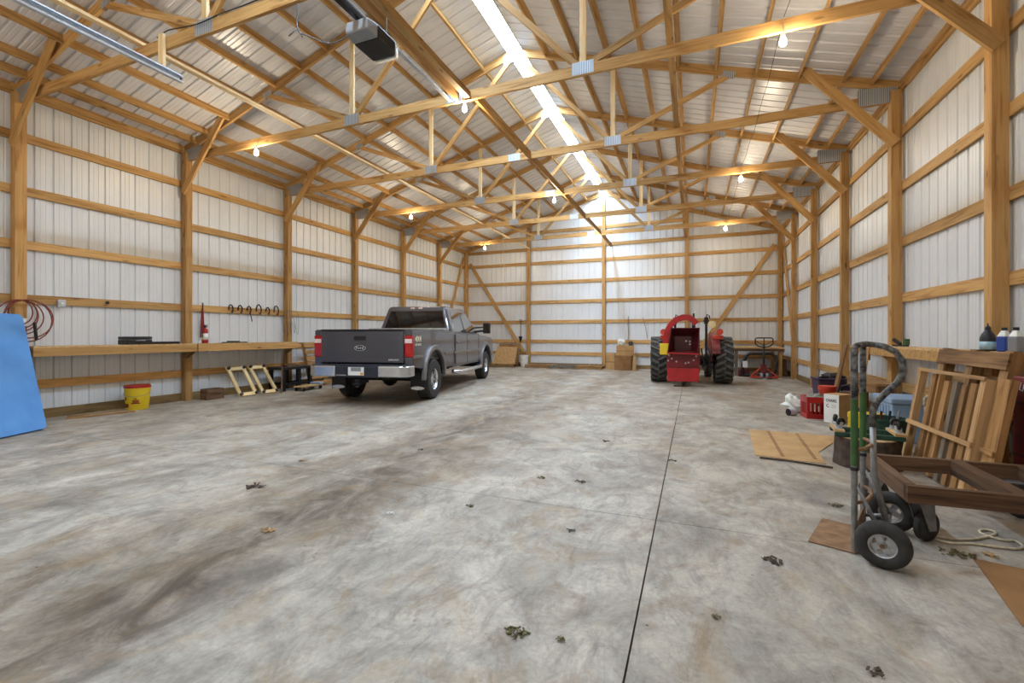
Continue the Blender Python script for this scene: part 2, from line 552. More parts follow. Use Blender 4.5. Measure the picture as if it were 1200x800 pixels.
# floor: dirt-filled bed with concrete slabs laid on it
o = MB().b2(XL - 0.2, XR + 0.2, YF - 0.1, YB + 0.2, -0.12, -0.012).build('floor', 'joint')
struct(o)
FLOOR = o
JX, JY, g = -0.245, [3.36, 10.95], 0.0045
for xa, xb in ((XL - 0.1, JX - g), (JX + g, XR + 0.1)):
    ys = [YF] + JY + [YB + 0.1]
    for k in range(len(ys) - 1):
        MB().b2(xa, xb, ys[k] + (g * 0.6 if k else 0), ys[k + 1] - (g * 0.6 if k < len(ys) - 2 else 0), -0.1, 0).build('slab', 'concrete', FLOOR)
o = MB().b2(-40, 40, -40, 45, -0.4, -0.13).build('ground', 'gravel')
struct(o)

# ribbed steel sheets
def profile(w=0.9144):
    pts = [(0.0, 0.0)]
    p = 0.2286
    for k in range(4):
        c = p * (k + 0.5)
        for q in (-0.088, ):
            pts += [(c + q - 0.012, 0), (c + q, 0.004), (c + q + 0.012, 0)]
        pts += [(c - 0.024, 0), (c - 0.013, 0.022), (c + 0.013, 0.022), (c + 0.024, 0)]
        pts += [(c + 0.062, 0), (c + 0.074, 0.004), (c + 0.086, 0)]
    pts.append((w, 0.0))
    return pts
PROF = profile()

def sheet_mesh(name, mat, point, u0=0.0):
    """point(u, d, end) -> xyz ; one rib profile run from end 0 to end 1"""
    mb = MB()
    n = len(PROF)
    vs_ = [point(u0 + u, d, 0) for u, d in PROF] + [point(u0 + u, d, 1) for u, d in PROF]
    mb.add(vs_, [(i, i + 1, n + i + 1, n + i) for i in range(n - 1)])
    me = bpy.data.meshes.new(name)
    me.from_pydata(mb.v, [], mb.f)
    me.materials.append(M[mat])
    return me

def put(name, me, parent, loc):
    o = bpy.data.objects.new(name, me)
    C.objects.link(o)
    o.parent = parent
    o.location = loc
    return o

PW_ = 0.9144
n_side = math.ceil((YB - YF + 0.1) / PW_)
def side_wall(name, X, sgn):
    w = struct(empty(name, (X, YF, 0)))
    plane = sgn * (GIRT_T + 0.002)
    me = sheet_mesh('wall_panel', 'sheet', lambda u, d, e: (plane + sgn * d, u, 0.02 + e * 5.16))
    for k in range(n_side):
        put('wall_panel', me, w, (0, k * PW_, 0))
    for i in range(-2, 6):
        y0, y1 = TY(i) - YF, TY(i + 1) - YF
        for gz in GIRTS:
            beam('girt', (sgn * GIRT_T / 2, y0, gz - GIRT_H / 2), (sgn * GIRT_T / 2, y1 - 0.003, gz - GIRT_H / 2), GIRT_T, GIRT_H, 'timber', w)
        beam('eave_girt', (sgn * GIRT_T / 2, y0, 5.03), (sgn * GIRT_T / 2, y1 - 0.003, 5.03), GIRT_T, 0.14, 'timber', w)
        beam('skirt_board', (sgn * GIRT_T / 2, y0, 0.075), (sgn * GIRT_T / 2, y1 - 0.003, 0.075), GIRT_T, 0.15, 'treated', w)
    for i in range(-2, 7):
        y = TY(i) - YF + PW / 2
        if i == 6: y -= PW + 0.004
        beam('post', (-sgn * PD / 2, y, 0), (-sgn * PD / 2, y, 4.97 if i < 6 else 5.0), PD, PW, 'timber_post', w, up=(1, 0, 0))
    return w
WL = side_wall('wall_left', XL, -1)
WR = side_wall('wall_right', XR, 1)
# diagonal wind braces at the back corners, nailed over the girts
for w, sgn in ((WL, 1), (WR, -1)):
    beam('wind_brace', (sgn * 0.02, 17.86 - YF, 4.75), (sgn * 0.02, 15.84 - YF, 0.35), 0.038, 0.13, 'timber', w, up=(1, 0, 0) if False else (0, 0, 1))

# back gable wall
w = struct(empty('wall_back', (XC, YB, 0)))
WB = w
n_back = math.ceil((XR - XL + 0.1) / PW_)
xs0 = -n_back * PW_ / 2
for k in range(n_back):
    u0 = xs0 + k * PW_
    me = sheet_mesh('wall_panel', 'sheet', lambda u, d, e: (u, GIRT_T + 0.002 + d, 0.02 if e == 0 else max(1, z_deck(XC + u) - 0.01)), u0)
    put('wall_panel', me, w, (0, 0, 0))
BP = [-6.49, -3.30, -0.215]
edges = [XL] + BP + [XR]
for j in range(4):
    a, c = edges[j] - XC, edges[j + 1] - XC
    for gz in GIRTS + [5.02, 5.72]:
        if gz > 5.5:
            a2, c2 = (max(a, -3.4), min(c, 3.4))
            if c2 - a2 < 0.3: continue
        else:
            a2, c2 = a, c
        beam('girt', (a2, GIRT_T / 2, gz - GIRT_H / 2), (c2 - 0.003, GIRT_T / 2, gz - GIRT_H / 2), GIRT_T, GIRT_H, 'timber', w)
    beam('skirt_board', (a, GIRT_T / 2, 0.075), (c - 0.003, GIRT_T / 2, 0.075), GIRT_T, 0.15, 'treated', w)
for x in BP:
    beam('post', (x - XC, -PD / 2, 0), (x - XC, -PD / 2, z_top(x) - 0.1), 0.14, PD, 'timber_post', w, up=(0, 1, 0))
for sgn in (-1, 1):
    beam('wind_brace', (sgn * (HALF - 0.22), -0.02, 4.5), (sgn * (HALF - 2.82), -0.02, 0.55), 0.038, 0.14, 'timber', w)
    beam('gable_rafter', (sgn * (HALF + 0.0), -0.03, z_top(XR)), (sgn * 0.02, -0.03, z_top(XC)), 0.04, 0.15, 'timber', w)

# front gable wall behind the camera, with the closed overhead door
DX0, DX1, DZ = -5.75, -0.95, 4.27
w = struct(empty('wall_front', (XC, YF, 0)))
for k in range(n_back):
    u0 = xs0 + k * PW_
    xa, xb = XC + u0, XC + u0 + PW_
    zb = DZ + 0.1 if (xb > DX0 and xa < DX1) else 0.02
    me = sheet_mesh('wall_panel', 'sheet', lambda u, d, e: (u, -GIRT_T - 0.002 - d, zb if e == 0 else z_deck(XC + u) - 0.01), u0)
    put('wall_panel', me, w, (0, 0, 0))
for a, c in ((XL, DX0 - 0.3), (DX1 + 0.3, XR)):
    for gz in GIRTS:
        beam('girt', (a - XC, -GIRT_T / 2, gz - GIRT_H / 2), (c - XC, -GIRT_T / 2, gz - GIRT_H / 2), GIRT_T, GIRT_H, 'timber', w)
beam('door_header', (DX0 - XC - 0.3, -0.02, DZ + 0.16), (DX1 - XC + 0.3, -0.02, DZ + 0.16), 0.05, 0.28, 'timber', w)
for x in (DX0 - 0.18, DX1 + 0.18):
    beam('door_jamb', (x - XC, -0.02, 0), (x - XC, -0.02, DZ + 0.02), 0.3, 0.06, 'timber_post', w, up=(0, 1, 0))
d = struct(empty('door_1', ((DX0 + DX1) / 2, YF, 0)))
for k in range(7):
    MB().b2(-(DX1 - DX0) / 2, (DX1 - DX0) / 2, -0.06, -0.015, 0.006 + k * 0.61, 0.6 + k * 0.61).build('door_section', 'white', d, bevel=0.008)

# roof: steel sheets, purlins, glowing ridge cap
ceil = struct(empty('ceiling', (XC, YF, 0)))
RIDGE_GAP = 0.15
n_roof = n_side
for sgn in (-1, 1):
    xe = HALF + 0.3
    def pt(u, d, e, sgn=sgn, xe=xe):
        x = sgn * (RIDGE_GAP if e == 0 else xe)
        return (x, u, z_deck(XC + x) + d)
    me = sheet_mesh('roof_panel', 'roof_sheet', pt)
    for k in range(n_roof):
        put('roof_panel', me, ceil, (0, k * PW_, 0))
    offs = [0.0, 0.345, 0.70] + [1.30 + 0.602 * k for k in range(8)]
    nrm = Vector((sgn * SLOPE, 0, 1)).normalized()
    for off in offs:
        if HALF - off < 0.22: continue
        x = sgn * (HALF - off)
        z = z_top(XC + x) + 0.034
        for i in range(-2, 6):
            ya = TY(i) + PW / 2 + 0.021 - YF
            yb = TY(i + 1) + PW / 2 - 0.021 - YF if i < 5 else YB - YF - 0.055
            if off == 0.0: ya, yb = TY(i) - YF, TY(i + 1) - YF - 0.004
            beam('purlin', (x, ya, z), (x, yb, z), 0.038, 0.135, 'timber', ceil, up=nrm)
for i in range(-2, 6):
    mb = MB()
    ya, yb = TY(i) - YF, TY(i + 1) - YF
    zr, ze = z_deck(XC) + 0.10, z_deck(XC + RIDGE_GAP) + 0.10
    q = RIDGE_GAP + 0.012
    mb.add([(-q, ya, ze), (0, ya, zr), (q, ya, ze), (-q, yb, ze), (0, yb, zr), (q, yb, ze)], [(0, 1, 4, 3), (1, 2, 5, 4)])
    mb.build('ridge_skylight', 'skylight', ceil)
    for sgn in (-1, 1):  # added boards that block the cap's grazing light on the roof sheets
        MB().b2(min(sgn * (RIDGE_GAP + 0.002), sgn * (RIDGE_GAP + 0.01)), max(sgn * (RIDGE_GAP + 0.002), sgn * (RIDGE_GAP + 0.01)), ya, yb - 0.002, z_deck(XC + RIDGE_GAP) - 0.03, ze + 0.01).build('added_light_baffle', 'white', ceil)

# ------------------------------------------------------------------ roof trusses
ORD = {-2: 'over the closed overhead door', -1: 'second in from the overhead door', 0: 'carrying the steel door track hanger',
       1: 'just beyond the ceiling door opener', 2: 'fourth out from the back wall', 3: 'third out from the back wall',
       4: 'second out from the back wall', 5: 'first out from the back wall'}
def truss(i):
    y = TY(i) + PW / 2
    t = thing('roof_truss', 'golden timber roof truss with steel gusset plates, ' + ORD[i], 'roof truss', (XC, y, 0), 0, 'roof trusses')
    th = 0.04
    zb = 4.875
    xi = HALF - 0.02
    for sgn in (-1, 1):
        beam('top_chord', (sgn * xi, 0, z_top(XR) + 0.006), (sgn * 0.01, 0, z_top(XC)), th, 0.15, 'timber', t)
        beam('bottom_chord', (sgn * xi, 0, zb), (sgn * 0.003, 0, zb), th, 0.145, 'timber', t)
        xp = 1.95
        beam('web', (sgn * xp, 0, zb + 0.07), (sgn * xp, 0, z_top(XC + xp) - 0.08), th * 0.95, 0.085, 'timber_pale', t, up=(1, 0, 0))
        beam('web', (sgn * (xp - 0.08), 0, zb + 0.075), (sgn * 0.1, 0, z_top(XC + 0.1) - 0.1), th * 0.95, 0.085, 'timber', t)
        beam('web', (sgn * (xp + 0.08), 0, zb + 0.075), (sgn * 3.88, 0, z_top(XC + 3.88) - 0.07), th * 0.95, 0.085, 'timber', t)
        for yy in (-1, 1):
            f = yy * (th / 2 + 0.0015)
            MB().box((sgn * xp, f, zb + 0.025), (0.30, 0.002, 0.17)).build('gusset_plate', 'plate_steel', t)
            MB().prism([(sgn * (xi - 0.50), 4.81), (sgn * (xi - 0.02), 4.81), (sgn * (xi - 0.02), 5.03), (sgn * (xi - 0.50), 5.08)], f - 0.001, f + 0.001, 'xz').build('heel_plate', 'plate_steel', t)
            MB().box((sgn * 3.88, f, z_top(XC + 3.88) - 0.05), (0.2, 0.002, 0.1), (0, sgn * math.atan(SLOPE), 0)).build('gusset_plate', 'plate_steel', t)
        # knee brace from the post up to the top chord
        beam('knee_brace', (sgn * (HALF - 0.085), -0.088, 4.16), (sgn * (HALF - 1.27), -0.088, 5.53), 0.04, 0.14, 'timber', t)
    for yy in (-1, 1):
        f = yy * (th / 2 + 0.0015)
        MB().box((0, f, zb), (0.26, 0.002, 0.14)).build('gusset_plate', 'plate_steel', t)
        MB().prism([(-0.24, z_top(XC) - 0.19), (0.24, z_top(XC) - 0.19), (0.24, z_top(XC) - 0.03), (0, z_top(XC) + 0.05), (-0.24, z_top(XC) - 0.03)], f - 0.001, f + 0.001, 'xz').build('ridge_plate', 'plate_steel', t)
    return t
for i in range(-2, 6):
    truss(i)

# lateral runners resting on the bottom chords
def runner(name, X, ya, yb, z, w_, h_, mat, label, group=None):
    t = thing(name, label, 'timber runner', (X, ya, z), 0, group)
    y = ya
    while y < yb - 0.05:
        y2 = min(y + 2 * S, yb)
        beam('plank', (0, y - ya, 0), (0, y2 - ya - 0.004, 0), w_, h_, mat, t)
        y = y2
    return t
runner('lateral_runner', -6.44, YF + 0.1, YB - 0.14, 4.968, 0.085, 0.038, 'timber_pale', 'pale lateral runner lying on the truss bottom chords over the truck side')
runner('lateral_runner', -0.265, YF + 0.1, YB - 0.14, 4.968, 0.085, 0.038, 'timber', 'long lateral runner on the bottom chords running to the post behind the tractor')
for i in range(1, 6):
    yb = TY(i + 1) + PW / 2 - 0.025 if i < 5 else YB - 0.14
    ya = TY(i) + PW / 2 + 0.025
    t = thing('strut', 'timber strut under the ridge ' + {1: 'starting at the truss by the door opener', 2: 'between fourth and third trusses from back wall', 3: 'between third and second trusses from back wall', 4: 'between second and first trusses from back wall', 5: 'between back wall and its nearest truss'}[i], 'timber strut', (XC + 0.33, ya, 4.87), 0, 'spacer struts between trusses')
    beam('plank', (0, 0, 0), (0, yb - ya, 0), 0.04, 0.145, 'timber', t)
yT1 = TY(1) + PW / 2 - 0.025
for k, x in enumerate((-3.262, -3.10)):
    t = thing('opener_beam', ['timber beam beside the opener rail, on the steel angle side', 'timber beam beside the opener rail, on the ridge skylight side'][k], 'beam', (x, YF + 0.1, 4.87))
    beam('plank', (0, 0, 0), (0, yT1 - YF - 0.1, 0), 0.04 if k == 0 else 0.09, 0.14 if k == 0 else 0.09, 'timber', t)
t = thing('steel_angle', 'perforated steel angle alongside the opener beams', 'steel angle', (-3.40, YF + 0.1, 4.85))
MB().b2(-0.002, 0.002, 0, yT1 - YF - 0.1, -0.035, 0.035).b2(0, 0.05, 0, yT1 - YF - 0.1, -0.037, -0.033).build('angle_bar', 'galv', t)

# bare bulbs hanging just under the trusses
BUL = []
for side, X in (('left', -7.42), ('mid', -3.2), ('right', 0.95)):
    for i in (-1, 1, 3, 5):
        where = {-1: 'near the overhead door', 1: 'by the door opener', 3: 'midway along the barn', 5: 'close to the back wall'}[i]
        row = {'left': 'in the truck-side row', 'mid': 'in the row under the ridge', 'right': 'in the pallet-side row'}[side]
        y = TY(i) + PW / 2 - 0.07
        zc = 4.66
        if side == 'mid' and i == 1: y += 0.14; zc = 4.74
        t = thing('light_bulb', 'lit bare bulb ' + row + ', ' + where, 'light bulb', (X, y, zc), 0, 'bare bulbs under the trusses')
        prof = [(0.0, -0.055), (0.018, -0.052), (0.032, -0.038), (0.038, -0.018), (0.035, 0.004), (0.024, 0.03), (0.014, 0.05)]
        MB().lathe(prof, 12).build('glass_bulb', 'bulb', t, smooth=True)
        MB().cyl((0, 0, 0.048), (0, 0, 0.10), 0.022, n=12).build('socket', 'white', t)
        MB().tube([(0, 0, 0.1), (0.005, 0.01, 0.16), (0, 0.03, 0.2), (0, 0.045, 0.215)], 0.006, 6).build('cord', 'white', t)

# ------------------------------------------------------------------ pickup truck
def arc(cx, cz, r, a0, a1, n=12):
    return [(cx + r * math.cos(math.radians(a0 + (a1 - a0) * k / n)), cz + r * math.sin(math.radians(a0 + (a1 - a0) * k / n))) for k in range(n + 1)]

def build_truck():
    t = thing('pickup_truck', 'dark grey four-wheel-drive crew cab pickup truck with chrome rear bumper', 'truck', (-5.95, 7.89, 0), 0.197)
    WBASE = 4.42
    HW = 0.985
    # --- bed
    bed = MB()
    side = [(-1.27, 0.74), (-1.27, 1.40), (1.40, 1.40), (1.40, 0.60), (0.56, 0.60)] + arc(0, 0.46, 0.57, 14, 166) + [(-0.60, 0.66)]
    for sg in (-1, 1):
        bed.prism(side, sg * (HW - 0.085), sg * HW, 'yz')
        bed.b2(min(sg * 0.80, sg * 0.9), max(sg * 0.80, sg * 0.9), -1.2, 1.36, 1.335, 1.40)
        # inner wheel house
        bed.b2(min(sg * 0.62, sg * 0.91), max(sg * 0.62, sg * 0.91), -0.62, 0.62, 0.86, 1.06)
    bed.b2(-0.92, 0.92, -1.22, 1.40, 0.80, 0.87)
    bed.b2(-0.92, 0.92, 1.33, 1.40, 0.80, 1.38)
    bed.build('bed', 'truck', t, bevel=0.018)
    rail = MB()
    for sg in (-1, 1):
        rail.b2(min(sg * 0.82, sg * 0.965), max(sg * 0.82, sg * 0.965), -1.26, 1.39, 1.395, 1.418)
    rail.build('bed_rail_cap', 'black', t, bevel=0.006)
    # crease highlight on the body line, painted as paler step strips; wheel flares
    for sg in (-1, 1):
        for ya, yb in ((0.66, 1.39), (-1.25, -0.64), (1.47, 3.80)):
            MB().b2(min(sg * HW, sg * (HW + 0.016)), max(sg * HW, sg * (HW + 0.016)), ya, yb, 0.885, 0.935).build('crease_highlight_strip', 'truck_lower', t, bevel=0.006)
        for cy in (0, WBASE):
            fl = MB()
            outer, inner = arc(cy, 0.46, 0.655, -2, 182, 16), arc(cy, 0.46, 0.555, -2, 182, 16)
            fl.prism(outer + inner[::-1], sg * (HW - 0.03), sg * (HW + 0.05), 'yz')
            fl.build('wheel_flare', 'truck_lower', t, bevel=0.015)
            lin = MB()
            lin.prism(arc(cy, 0.46, 0.60, 0, 180, 14) + arc(cy, 0.46, 0.575, 180, 0, 14), sg * 0.5, sg * (HW - 0.02), 'yz')
            lin.build('wheel_liner', 'black', t)
    # --- tailgate
    tg = MB()
    tg.b2(-0.825, 0.825, -1.325, -1.262, 0.80, 1.395)
    gate = tg.build('tailgate', 'truck', t, bevel=0.014)
    MB().b2(-0.825, 0.825, -1.34, -1.25, 1.395, 1.425).build('top_cap', 'black', gate, bevel=0.008)
    hd = MB().b2(-0.155, 0.085, -1.332, -1.32, 1.22, 1.30).build('handle', 'black', gate, bevel=0.006)
    n = 28
    mb = MB()
    ov = [(0.115 * math.cos(2 * PI * k / n) - 0.03, 1.075 + 0.052 * math.sin(2 * PI * k / n)) for k in range(n)]
    mb.prism(ov, -1.334, -1.322, 'xz')
    em = mb.build('oval_emblem', 'silver', gate, label='silver oval emblem')
    mb = MB()
    mb.prism([(-0.03 + (a + 0.03) * 0.86, 1.075 + (b_ - 1.075) * 0.82) for a, b_ in ov], -1.3365, -1.333, 'xz')
    mb.build('oval_field', 'navy', em)
    text('Ford', 0.07, 'paper', em, frame((-0.03, -1.343, 1.078), (1, 0, 0), (0, 0, 1)), 'emblem_lettering', 0.001, 1.15)
    text('SUPER DUTY', 0.036, 'paper', gate, frame((0.64, -1.330, 0.86), (1, 0, 0), (0, 0, 1)), 'badge_lettering', 0.001, 1.0, bold=0.0008)
    # --- tail lights
    for sg in (-1, 1):
        tl = MB()
        tl.b2(min(sg * 0.835, sg * 0.995), max(sg * 0.835, sg * 0.995), -1.30, -1.20, 0.905, 1.31)
        lamp = tl.build('tail_light', 'lens_red', t, bevel=0.018, label='red tail light')
        MB().b2(min(sg * 0.845, sg * 0.985), max(sg * 0.845, sg * 0.985), -1.308, -1.24, 1.165, 1.245).build('reverse_lens', 'lens_clear', lamp, bevel=0.008)
        for za, zb_ in ((0.66, 0.905), (1.31, 1.405)):
            MB().b2(min(sg * 0.835, sg * 0.985), max(sg * 0.835, sg * 0.985), -1.285, -1.2, za, zb_).build('corner_panel', 'truck', t, bevel=0.012)
    # --- rear bumper
    for sg in (-1, 1):
        bp = MB()
        pr = [(sg * 0.42, -1.56), (sg * 0.84, -1.54), (sg * 0.99, -1.44), (sg * 1.0, -1.16), (sg * 0.93, -1.16), (sg * 0.93, -1.40), (sg * 0.42, -1.44)]
        bp.prism(pr, 0.555, 0.755, 'xy')
        bp.build('rear_bumper', 'chrome', t, bevel=0.025, seg=3, label='chrome rear bumper')
    st = MB()
    st.b2(-0.43, 0.43, -1.55, -1.28, 0.545, 0.745)
    st.b2(-0.93, 0.93, -1.50, -1.26, 0.745, 0.775)
    st.build('bumper_step', 'navy', t, bevel=0.012)
    pl = MB().b2(-0.155, 0.155, -1.562, -1.553, 0.585, 0.735).build('licence_plate', 'paper', t)
    MB().b2(-0.10, 0.10, -1.564, -1.561, 0.66, 0.73).build('plate_number_band', 'grey_plastic', pl)
    MB().b2(0.09, 0.14, -1.565, -1.561, 0.592, 0.635).build('plate_sticker', 'amber', pl)
    MB().b2(-0.40, -0.20, -1.556, -1.549, 0.58, 0.592).build('plate_light_strip', 'silver', t)
    hb = MB()
    hb.b2(-0.05, 0.05, -1.50, -1.1, 0.42, 0.51)
    hb.cyl((0.0, -1.52, 0.44), (0.0, -1.52, 0.49), 0.03)
    hb.b2(-0.06, 0.06, -1.57, -1.46, 0.41, 0.44)
    hb.build('hitch', 'black_metal', t)
    # --- cab
    cab = MB()
    cab.b2(-HW + 0.02, HW - 0.02, 1.45, 3.74, 0.55, 1.36)
    cab.build('cab_body', 'truck', t, bevel=0.03, seg=3)
    gh = MB()
    BW, TW, ZB, ZT = 0.945, 0.735, 1.33, 2.015
    YB0, YB1, YT0, YT1 = 1.455, 3.80, 1.60, 2.98
    gh.hexa([(-BW, YB0, ZB), (BW, YB0, ZB), (BW, YB1, ZB), (-BW, YB1, ZB)], [(-TW, YT0, ZT), (TW, YT0, ZT), (TW, YT1, ZT), (-TW, YT1, ZT)])
    gh.build('cab_roof', 'truck', t, bevel=0.075, seg=4)
    def side_pt(sg, y, z, o_=0.008):
        x = BW + (TW - BW) * (z - ZB) / (ZT - ZB)
        return (sg * (x + o_), y, z)
    def rear_pt(x, z, o_=0.008):
        return (x, YB0 + (YT0 - YB0) * (z - ZB) / (ZT - ZB) - o_, z)
    # rear window
    mb = MB()
    rw = [(-0.80, 1.40), (0.80, 1.40), (0.665, 1.90), (-0.665, 1.90)]
    mb.hexa([rear_pt(x, z, -0.02) for x, z in rw], [rear_pt(x, z, 0.006) for x, z in rw])
    mb.build('rear_window', 'glass', t, bevel=0.01)
    # windscreen
    fw = [(-0.84, 1.38), (0.84, 1.38), (0.67, 1.93), (-0.67, 1.93)]
    def fp(x, z, o_):
        return (x, YB1 + (YT1 - YB1) * (z - ZB) / (ZT - ZB) + o_, z)
    MB().hexa([fp(x, z, -0.02) for x, z in fw], [fp(x, z, 0.008) for x, z in fw]).build('windscreen', 'glass', t)
    for sg in (-1, 1):
        for poly in ([(1.66, 1.40), (2.40, 1.40), (2.40, 1.90), (1.76, 1.90)], [(2.50, 1.40), (3.55, 1.40), (2.98, 1.88), (2.50, 1.90)]):
            MB().hexa([side_pt(sg, y, z, -0.02) for y, z in poly], [side_pt(sg, y, z, 0.008) for y, z in poly]).build('side_window', 'glass', t)
        # doors
        for ya, yb in ((1.60, 2.50), (2.52, 3.58)):
            dr = MB()
            dr.prism([(ya, 0.62), (yb, 0.62), (yb, 1.35), (ya, 1.35)], sg * (HW - 0.03), sg * (HW + 0.004), 'yz')
            dd = dr.build('door', 'truck', t, bevel=0.012)
            MB().b2(min(sg * HW, sg * (HW + 0.035)), max(sg * HW, sg * (HW + 0.035)), ya + 0.06, ya + 0.26, 1.13, 1.17).build('door_handle', 'truck_lower', dd, bevel=0.01)
        # running board
        rb = MB()
        rb.tube([(sg * 0.93, 1.50, 0.46), (sg * 1.06, 1.58, 0.44), (sg * 1.08, 1.70, 0.44), (sg * 1.08, 3.45, 0.44), (sg * 1.06, 3.56, 0.44), (sg * 0.93, 3.64, 0.46)], 0.05, 10)
        rb.build('running_board', 'chrome', t, smooth=True, label='chrome tube running board')
        # towing mirror
        mi = MB()
        mi.tube([(sg * 0.90, 3.42, 1.40), (sg * 1.06, 3.46, 1.43), (sg * 1.2, 3.46, 1.43)], 0.03, 8)
        mi.tube([(sg * 0.90, 3.42, 1.52), (sg * 1.06, 3.46, 1.53), (sg * 1.2, 3.46, 1.53)], 0.02, 8)
        mm = mi.build('mirror_arm', 'black', t, smooth=True)
        MB().b2(min(sg * 1.16, sg * 1.36), max(sg * 1.16, sg * 1.36), 3.40, 3.52, 1.36, 1.66).build('mirror_head', 'black', mm, bevel=0.03, seg=3)
        MB().b2(min(sg * 1.18, sg * 1.34), max(sg * 1.18, sg * 1.34), 3.392, 3.401, 1.39, 1.63).build('mirror_glass', 'glass', mm)
        # mud flap behind rear wheel
        mf = MB()
        mf.b2(min(sg * 0.70, sg * 1.0), max(sg * 0.70, sg * 1.0), -0.56, -0.545, 0.24, 0.68)
        fl = mf.build('mud_flap', 'black', t)
        MB().prism([(sg * 0.85 + 0.14 * math.cos(2 * PI * k / 20), 0.275 + 0.036 * math.sin(2 * PI * k / 20)) for k in range(20)], -0.572, -0.56, 'xz').build('flap_weight', 'chrome', fl)
    # front end
    fs = [(3.62, 0.60), (3.62, 1.33), (5.10, 1.24), (5.36, 1.14), (5.40, 0.72), (5.02, 0.66)] + arc(WBASE, 0.46, 0.57, 14, 166) + [(3.86, 0.60)]
    for sg in (-1, 1):
        MB().prism(fs, sg * (HW - 0.12), sg * HW, 'yz').build('front_fender', 'truck', t, bevel=0.02)
    hood = MB()
    hood.hexa([(-0.87, 3.62, 1.0), (0.87, 3.62, 1.0), (0.87, 5.33, 0.95), (-0.87, 5.33, 0.95)], [(-0.87, 3.62, 1.37), (0.87, 3.62, 1.37), (0.84, 5.28, 1.25), (-0.84, 5.28, 1.25)])
    hood.build('hood', 'truck', t, bevel=0.04, seg=3)
    gr = MB()
    for k in range(4):
        gr.b2(-0.62, 0.62, 5.34, 5.42, 0.80 + k * 0.10, 0.86 + k * 0.10)
    gr.build('grille', 'chrome', t, bevel=0.008)
    MB().b2(-0.99, 0.99, 5.36, 5.58, 0.48, 0.72).build('front_bumper', 'chrome', t, bevel=0.04, seg=3)
    # chassis and axles
    ch = MB()
    for sg in (-1, 1):
        ch.b2(sg * 0.45 - 0.05, sg * 0.45 + 0.05, -1.25, 5.2, 0.5, 0.68)
    ch.cyl((-0.8, 0, 0.41), (0.8, 0, 0.41), 0.055)
    ch.blob((0, 0, 0.41), (0.17, 0.17, 0.17), amp=0)
    ch.cyl((-0.8, WBASE, 0.41), (0.8, WBASE, 0.41), 0.05)
    ch.blob((-0.25, WBASE, 0.41), (0.14, 0.14, 0.14), amp=0)
    ch.b2(-0.4, 0.4, -0.9, -0.2, 0.62, 0.8)
    ch.tube([(0.6, 1.5, 0.55), (0.62, 0.7, 0.6), (0.62, -0.4, 0.62), (0.8, -0.9, 0.55)], 0.05, 8)
    ch.build('chassis', 'black_metal', t)
    # aluminium cross-bed toolbox behind the cab
    tb = MB()
    tb.b2(-0.91, 0.91, 0.82, 1.32, 1.42, 1.475)
    tb.b2(-0.78, 0.78, 0.86, 1.30, 1.10, 1.42)
    tbo = tb.build('toolbox', 'alu', t, bevel=0.008, label='aluminium toolbox across the bed')
    MB().b2(-0.90, 0.90, 0.815, 0.824, 1.437, 1.446).build('lid_edge', 'silver', tbo)
    # roof clearance lights
    for x in (-0.55, -0.18, 0.0, 0.18, 0.55):
        MB().blob((x, 2.90, 2.02), (0.05, 0.07, 0.022), amp=0, n=10, m=6).build('clearance_light', 'amber', t, smooth=True)
    MB().b2(-0.14, 0.14, 1.60, 1.625, 1.955, 1.985).build('brake_light', 'lens_red', t, bevel=0.005)
    for x in (-0.10, 0.10):
        MB().b2(x - 0.05, x + 0.05, 1.585, 1.612, 1.955, 1.985).build('cargo_lamp', 'lens_clear', t)
    # seats seen through the window are dark; decal on the bed side
    for sg in (1, -1):
        dx = sg * (HW + 0.0025)
        X = frame((dx, -0.92, 1.235), (0, sg, 0), (0, 0, 1))
        text('4X4', 0.15, 'decal', t, X, 'decal_lettering', 0.001, 1.15, bold=0.003)
        text('OFF ROAD', 0.055, 'decal', t, frame((dx, -0.92, 1.135), (0, sg, 0), (0, 0, 1)), 'decal_lettering', 0.001, 1.1, bold=0.001)
    # wheels
    prof = [(0.225, -0.13), (0.30, -0.138), (0.375, -0.135), (0.405, -0.105), (0.412, -0.06), (0.412, 0.06), (0.405, 0.105), (0.375, 0.135), (0.30, 0.138), (0.225, 0.13)]
    def wheel(x, y, sg):
        X = Matrix.Translation((x, y, 0.412)) @ Matrix.Rotation(sg * PI / 2, 4, 'Y')
        tm = MB()
        tm.lathe(prof, 36, X, close=True)
        for k in range(36):
            a = 2 * PI * k / 36
            for q in (-1, 1):
                tm.add(*box_data(0.012, 0.035, 0.07), X @ Matrix.Rotation(a + (0.04 if q > 0 else 0), 4, 'Z') @ Matrix.Translation((0.410, 0, q * 0.075)))
        ti = tm.build('wheel_tyre', 'rubber', t, auto=40)
        rm = MB()
        rm.lathe([(0.0, 0.06), (0.07, 0.075), (0.075, 0.055), (0.10, 0.05), (0.10, 0.02), (0.0, 0.02)], 20, X)
        rm.lathe([(0.235, -0.10), (0.24, 0.115), (0.222, 0.118), (0.205, 0.08), (0.20, 0.0), (0.20, -0.10)], 32, X, close=True)
        for k in range(6):
            a = 2 * PI * k / 6 + 0.3
            for q in (-0.17, 0.17):
                rm.add(*box_data(0.15, 0.028, 0.035), X @ Matrix.Rotation(a + q * 0.6, 4, 'Z') @ Matrix.Translation((0.145, 0, 0.065)))
        rm.build('wheel_rim', 'chrome', ti, auto=40, label='chrome wheel rim')
        dk = MB()
        dk.lathe([(0.0, 0.0), (0.20, 0.0), (0.20, -0.03), (0.0, -0.03)], 24, X)
        dk.build('brake_disc', 'black_metal', ti)
    for y in (0, WBASE):
        for sg in (-1, 1):
            wheel(sg * 0.865, y, sg)
